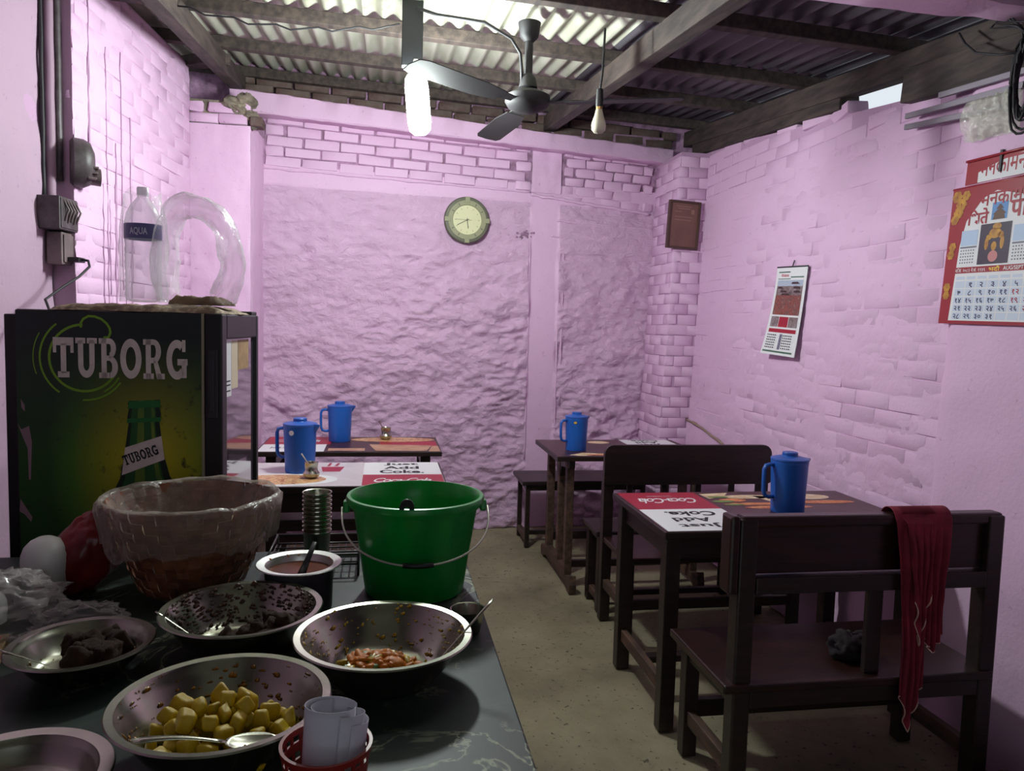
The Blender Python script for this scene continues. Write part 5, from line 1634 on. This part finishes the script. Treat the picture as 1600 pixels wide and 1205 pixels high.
mb = MB(); text_fit(mb, 'िभते', GM, -.125, -.025, .072, .13, .0018, bold=.02); mb.build('heading_large', M_cred, c2_); mb = MB(); text_fit(mb, 'पात', GM, .07, .19, .082, .14, .0018, bold=.02); mb.build('heading_large', M_cred, c2_)
mb = MB(); mb.flat(rect(-.012, .058, .082, .142), GM, .0012); mb.build('temple_sky_picture', mat('blue_sky_print', rgb(84, 140, 200), .4), c2_)
mb = MB()
mb.flat([(-.005, .082), (.05, .082), (.045, .10), (.0, .10)], GM, .0015); mb.flat([(-.008, .10), (.054, .10), (.03, .118), (.016, .118)], GM, .0016); mb.flat([(.006, .118), (.04, .118), (.026, .134), (.02, .134)], GM, .0017)
mb.build('temple_picture', mat('temple_print', rgb(92, 62, 44), .5), c2_)
mb = MB(); mb.flat(rect(-.055, .085, -.072, .070), GM, .0012); mb.build('portrait_ground', mat('dark_violet_print', rgb(46, 32, 56), .4), c2_)
mb = MB()   # golden dancing figure
for (cx, cy, rx, ry) in ((.015, .035, .028, .018), (.02, .058, .02, .012), (.015, -.01, .012, .016), (-.02, .0, .009, .022), (.05, .002, .009, .024), (-.012, .022, .012, .01), (.042, .028, .012, .012)):
    mb.flat(ell(cx, cy, rx, ry, 18), GM, .0015)
mb.build('figure_picture', M_gold, c2_)
mb = MB(); mb.flat(ell(.015, -.045, .022, .02, 16), GM, .0016); mb.build('figure_robe_picture', mat('rose_print', rgb(190, 120, 120), .45), c2_)
for (x0, x1) in ((-.145, -.065), (.095, .18)):
    mb = MB(); mb.flat(rect(x0, x1, .0, .055), GM, .0012); mb.build('side_panel', M_paleblue, c2_)
    mb = MB()
    for i in range(5):
        for j in range(6): mb.flat(rect(x0+.004+.012*j, x0+.010+.012*j, -.02-.011*i, -.015-.011*i), GM, .0012)
    mb.flat(rect(x0, x1, -.009, -.003), GM, .0012)
    mb.build('tiny_dates', mat('grey_print', rgb(110, 112, 130), .5), c2_)
mb = MB(); mb.flat(rect(-.16, gw, -.10, -.078), GM, .0014); mb.build('month_bar', M_fest, c2_)
mb = MB(); text_fit(mb, 'वि.सं. २०८३ ने.सं. ११४६', GM, -.155, -.01, -.097, -.081, .0018, bold=.008); text_fit(mb, 'AUG/SEPT 2026', GM, .07, .20, -.096, -.082, .0018, bold=.01); mb.build('month_lettering', M_white, c2_)
mb = MB(); text_fit(mb, 'भदौ', GM, .005, .055, -.099, -.079, .0018, bold=.015); mb.build('month_name', mat('yellow_print', rgb(236, 196, 60), .4), c2_)
M_cell = mat('pale_cell_print', rgb(196, 206, 222), .45); M_navy = mat('navy_print', rgb(42, 38, 84), .5)
DIG = '०१२३४५६७८९'
def nep(n): return ''.join(DIG[int(c)] for c in str(n))
first_col, x_start, dxc, y_start, dyc = 1, -.150, .052, -.120, .0285
cells = MB(); inkm = MB(); redm = MB(); gly = {}
day = 1
for i in range(5):
    for j in range(7):
        x0, y1 = x_start+dxc*j, y_start-.008-dyc*i
        cells.flat(rect(x0+.002, x0+dxc-.003, y1-dyc+.003, y1-.001), GM, .0010)
        if i == 0 and j < first_col or day > 31: continue
        tred = j == 6 or day in (12, 19)
        nb = len(nep(day))
        tgt = MB()
        text_fit(tgt, nep(day), GM, x0+.010 if nb == 2 else x0+.018, x0+.040 if nb == 2 else x0+.034, y1-.025, y1-.006, .0016, bold=.018)
        tgt.build('holiday_number' if tred else 'date_number', M_cred if tred else M_navy, c2_)
        day += 1
for j in range(7): cells.flat(rect(x_start+dxc*j+.004, x_start+dxc*j+dxc-.006, y_start-.003, y_start+.008), GM, .0011)
cells.build('date_cells', M_cell, c2_);
for (xx, yy) in ((.0, .305), (0.0, .222)):
    mb = MB(); mb.tube([GM @ Vector((-gw+(.045 if yy > .3 else -.004), yy+.006 if yy > .3 else gt, -.004)), GM @ Vector((gw, yy+.006 if yy > .3 else gt, -.004))], .005, 8); mb.build('rod', M_fest, c2_, smooth=True)
mb = MB(); mb.box(-.012, -.002, .25, .325, -.012, -.002, GM); mb.build('hanger_strap', M_charcoal, c2_)

# conduit, cables and switch gear on the left wall --------------------------------------
M_bake = mat('grimy_bakelite', rgb(84, 74, 78), .5, c2=rgb(56, 48, 50), nscale=18, bumps=.2)
M_bake2 = mat('grimy_cream_switch', rgb(120, 104, 104), .5, c2=rgb(92, 80, 80), nscale=14)
cdt = thing('cable_conduit', 'grey conduit and cables running up the left wall', 'conduit', left_pt(1.47, 1.9, -.06))
for k, (s, off, r, z0) in enumerate(((1.485, -.062, .020, 1.88), (1.442, -.05, .016, 2.0), (1.515, -.074, .008, 1.9))):
    mb = MB(); mb.tube([left_pt(s+.006*noise.noise(Vector((q*.6, k, 0))), z0+(2.9-z0)*q/14, off)-cdt.location for q in range(15)], r, 10)
    mb.build('conduit_pipe' if k == 0 else 'cable', [mat('pink_grey_pipe', rgb(150, 122, 140), .6), M_bake, M_rubber][k], cdt, smooth=True)
def wall_box(name, label, cat, s, z, w, h, d, mt, off=-.05):
    t = thing(name, label, cat, left_pt(s, z, off))
    B = frame((0, 0, 0), -LD, (0, 0, 1))
    mb = MB(); mb.box(-w/2, w/2, -h/2, h/2, 0, d, B); mb.build('box_body', mt, t, bevel=.005)
    return t, B
t, B = wall_box('junction_box', 'grimy grey junction box with tangled wires on the left wall', 'box', 1.49, 1.86, .15, .13, .09, M_bake, -.082)
for k in range(5):
    mb = MB(); mb.tube([B @ Vector((-.05+.025*k, .055, .092)), B @ Vector((-.05+.025*k+.02, .015, .104)), B @ Vector((-.045+.024*k, -.03-.006*(k % 2), .094))], .004, 6); mb.build('wire', M_bake2, t, smooth=True)
mb = MB(); mb.box(-.068, .068, -.058, .058, .09, .094, B); mb.build('cover_plate', M_bake, t, bevel=.002)
t, B = wall_box('power_socket', 'pale grimy wall socket with a plugged in cord', 'socket', 1.455, 1.725, .12, .13, .06, M_bake2, -.07)
mb = MB(); mb.box(-.05, .05, -.055, .055, .06, .066, B); mb.build('face_plate', M_bake2, t, bevel=.002)
mb = MB(); mb.box(-.03, .03, -.052, -.032, .066, .11, B); mb.build('plug', M_black, t, bevel=.004)
cd0 = left_pt(1.455, 1.685, .04)
mb = MB(); mb.tube([cd0, cd0+Vector((.03, -.02, -.005)), cd0+Vector((.045, -.05, -.03)), cd0+Vector((.03, -.12, -.075)), cd0+Vector((.0, -.20, -.12)), cd0+Vector((-.03, -.28, -.17)), Vector((-1.155, 3.0, 1.38)), Vector((-1.13, 2.86, 1.2))], .005, 8)
pc = mb.build('power_cord', M_rubber, t, smooth=True); pc.matrix_parent_inverse = Matrix.Translation(-t.location); pc['label'] = 'black cord dropping from the plug to behind the fridge'
t = thing('meter_housing', 'round dented old grey meter housing beside the conduit', 'meter', left_pt(1.42, 2.08, -.02))
B = frame((0, 0, 0), (-LD+LN*-.55).normalized(), (0, 0, 1))
mb = MB(); mb.lathe([(0, 0), (.085, 0), (.100, .012), (.098, .05), (.085, .075), (.05, .09), (0, .094)], 32, B); mb.build('dome', M_bake, t, smooth=40)
mb = MB(); mb.lathe([(.02, .06), (.034, .075), (.036, .112), (.028, .114), (.024, .10), (0, .10)], 20, B @ Matrix.Translation((-.005, -.05, 0))); mb.build('knob_ring', M_bake2, t, smooth=40)
for k in range(3):
    mb = MB(); mb.box(-.07, .05, -.02-.022*k-.004, -.02-.022*k+.004, .075-.007*k, .101-.004*k, B); mb.build('fin', M_bake2, t, bevel=.002)
mb = MB(); mb.tube([B @ Vector((.075, .02, .06)), B @ Vector((.112, .022, .075))], [.018, .006], 10); mb.build('spout', M_bake, t, smooth=True)

# upper right clutter ----------------------------------------------------------------
Xw = xr(2.35)
for k, (ya, za, yb2, zb2) in enumerate(((2.74, 2.392, 2.30, 2.36), (2.93, 2.362, 2.32, 2.315), (2.93, 2.318, 2.40, 2.262))):
    mb = MB(); mb.beam((Xw-.05, ya, za), (Xw-.04, yb2, zb2), .016, .022)
    tag(mb.build('metal_strip', mat('grey_strip', rgb(132, 124, 134), .5, metal=.3), None, bevel=.002), ['highest of three grey strips stuck out over the plastic packet', 'middle of three grey strips over the plastic packet', 'lowest of three grey strips, passing behind the packet'][k], 'strip', 'grey strips on the right wall')
mb = MB()
mb.grid(34, 30, lambda u, v: Vector((-.03*(sin(pi*v)*.8+.2)-.012*fbm((u*7, v*5, 1), 4), .12-.24*u+.01*noise.noise(Vector((v*5, 1, 1))), -.15*v*(1+.06*sin(7*u))-.02*u)))
mb.grid(34, 30, lambda u, v: Vector((.006, .12-.24*u, -.15*v-.02*u)))
tag(mb.build('plastic_packet', film_mat('crinkled_packet', (.66, .66, .56, 1), .36, .15, .9, 24), None, smooth=True, loc=(Xw-.04, 2.475, 2.335)), 'crinkled clear plastic packet hung on the right wall above the calendar', 'packet')
wr = thing('wire_bundle', 'tangled black wire bundle hanging at the upper right edge', 'wires', (Xw-.06, 2.30, 2.36))
rnd = random.Random(3)
for k in range(9):
    pts = []
    rx, rz_, ph = rnd.uniform(.03, .06), rnd.uniform(.10, .16), rnd.uniform(0, 6)
    for q in range(25):
        a = 2*pi*q/24
        pts.append((-.02+.015*sin(a*2+ph)+rnd.uniform(-.003, .003), rx*cos(a)+.01*sin(3*a+ph), -.05+rz_*sin(a)+.01*cos(2*a+ph)))
    mb = MB(); mb.tube(pts, .0045, 6); mb.build('wire', M_rubber, wr, smooth=True)
for k in range(6):
    mb = MB(); mb.tube([(-.02, rnd.uniform(-.03, .03), .08), (-.03+rnd.uniform(-.03, .03), rnd.uniform(-.05, .12), .13), (rnd.uniform(-.05, .0), rnd.uniform(-.05, .2), .19), (.0, rnd.uniform(-.05, .2), .26)], .004, 6); mb.build('wire', M_rubber, wr, smooth=True)
mb = MB(); mb.tube([(-.02, .0, .05), (-.05, .08, .06), (-.06, .18, .10), (-.04, .26, .16), (-.02, .32, .22)], .004, 6); mb.build('wire', M_rubber, wr, smooth=True)

# ============================================================ LAMP, FAN, BULB
lm = thing('hanging_lamp', 'lit white tube shaped lamp hanging from a dark drop post', 'lamp', (.118, 3.45, 2.535))
mb = MB(); mb.box(-.045, .045, -.02, .02, .03, roof_z(.1, 3.45)-2.535-.0, Matrix.Translation((-.016, 0, 0))); mb.build('drop_post', mat('dark_post', rgb(34, 36, 40), .6), lm, bevel=.003)
mb = MB(); mb.lathe([(0, .06), (.022, .06), (.026, .03), (.030, .0), (0, .0)], 24); mb.build('holder', M_white_plastic, lm, smooth=40)
m_em, nt, b = new_mat('lamp_glow')
b.inputs['Base Color'].default_value = (1, 1, 1, 1)
b.inputs['Emission Color'].default_value = (.90, 1.0, .97, 1)
b.inputs['Emission Strength'].default_value = LAMP_STRENGTH
mb = MB(); mb.lathe([(0, 0), (.036, -.002), (.046, -.018), (.050, -.05), (.050, -.20), (.045, -.235), (.028, -.252), (0, -.257)], 24, Matrix.Rotation(-.10, 4, 'Y')); mb.build('glowing_tube', m_em, lm, smooth=True)

# second tube lamp over the counter, just above the picture
tl = thing('tube_lamp', 'slim tube lamp fixed under the roof above the counter', 'lamp', (.50, 1.95, 2.44))
mb = MB(); mb.box(-.31, .31, -.022, .022, .012, .05); mb.build('batten', M_white_plastic, tl, bevel=.004)
for sx in (-1, 1):
    mb = MB(); mb.box(sx*.30-.01, sx*.30+.01, -.016, .016, -.018, .014); mb.build('end_holder', M_white_plastic, tl, bevel=.003)
    mb = MB(); mb.tube([(sx*.2, 0, .05), (sx*.2, 0, roof_z(.5, 1.95)-2.44+.01)], .004, 6); mb.build('hanger_wire', M_rubber, tl)
m_t2, nt, b = new_mat('weak_tube_glow')
b.inputs['Emission Color'].default_value = (.92, 1.0, .97, 1)
b.inputs['Emission Strength'].default_value = LAMP2_STRENGTH
mb = MB(); mb.tube([(-.29, 0, -.004), (.29, 0, -.004)], .013, 12); mb.build('glowing_tube', m_t2, tl, smooth=True)

fan = thing('ceiling_fan', 'dark dusty ceiling fan with three blades', 'fan', (.605, 3.40, 2.44))
M_fan = mat('dusty_fan_metal', rgb(30, 27, 30), .65, c2=rgb(22, 20, 22), nscale=10)
topz = roof_z(.6, 3.4)-2.44-.03
mb = MB(); mb.lathe([(0, -.045), (.04, -.043), (.085, -.025), (.10, .0), (.098, .025), (.06, .045), (.03, .055), (0, .06)], 36); mb.build('motor', M_fan, fan, smooth=40)
mb = MB(); mb.lathe([(.018, .05), (.018, topz)], 16); mb.build('down_rod', M_fan, fan, smooth=True)
mb = MB(); mb.lathe([(.018, .055), (.042, .06), (.034, .10), (.02, .12)], 24); mb.build('lower_canopy', M_fan, fan, smooth=40)
mb = MB(); mb.lathe([(.02, topz-.09), (.04, topz-.07), (.05, topz-.01), (.0, topz-.01)], 24); mb.build('upper_canopy', M_fan, fan, smooth=40)
for deg in (98, 218, 338):
    a = radians(deg)
    R = Matrix.Rotation(a, 4, 'Z') @ Matrix.Rotation(radians(9), 4, 'X')
    mb = MB(); mb.prism([(.17, -.045), (.30, -.065), (.62, -.062), (.66, -.05), (.67, 0), (.66, .05), (.62, .062), (.30, .058), (.17, .04)], .004, R @ Matrix.Translation((0, 0, -.012)))
    bl = mb.build('blade', M_fan, fan, bevel=.001)
    mb = MB(); mb.prism([(.085, -.018), (.2, -.03), (.25, -.02), (.25, .02), (.2, .03), (.085, .018)], .006, R @ Matrix.Translation((0, 0, -.008))); mb.build('blade_bracket', M_fan, bl)
mb = MB()
pp = [(.12, 3.41, 2.80), (.2, 3.36, 2.76), (.4, 3.34, 2.74), (.52, 3.36, 2.69), (.565, 3.385, 2.64), (.572, 3.385, 2.58), (.575, 3.39, 2.52)]
mb.tube(pp, .007, 8)
tag(mb.build('fan_cable', M_rubber, None, smooth=True), 'black cable looping from the lamp post to the ceiling fan', 'cable')
mb = MB()
mb.tube([(-1.0, 3.72, 2.77)]+[(-.9+.95*k/16, 3.60, 2.79-.05*sin(pi*k/16)+.01*sin(k*2.1)) for k in range(17)], .004, 6)
tag(mb.build('roof_wire', M_rubber, None, smooth=True), 'thin wire sagging under the roof left of the lamp', 'wire')

bb = thing('light_bulb', 'unlit white bulb hanging on a short black cord', 'bulb', (.875, 3.20, 2.43))
mb = MB(); mb.tube([(.02, .02, roof_z(.9, 3.2)-2.43-.07), (.012, .01, .10), (.004, 0, .05), (0, 0, .02)], .005, 8); mb.build('cord', M_rubber, bb, smooth=True)
mb = MB(); mb.lathe([(0, .03), (.014, .028), (.016, -.02), (.0155, -.045), (0, -.045)], 20); mb.build('holder', M_black, bb, smooth=40)
mb = MB(); mb.lathe([(.0135, -.045), (.0135, -.058), (0, -.06)], 20); mb.build('brass_cap', mat('brass', rgb(186, 150, 90), .35, metal=.9), bb, smooth=40)
mb = MB(); mb.lathe([(.0135, -.056), (.018, -.075), (.028, -.105)], 24); mb.build('bulb_body', mat('bulb_housing', rgb(170, 160, 140), .5), bb, smooth=True)
mb = MB(); mb.lathe([(.028, -.105), (.031, -.12), (.029, -.138), (.02, -.150), (0, -.155)], 24); mb.build('diffuser', mat('bulb_diffuser', rgb(176, 170, 152), .4), bb, smooth=True)
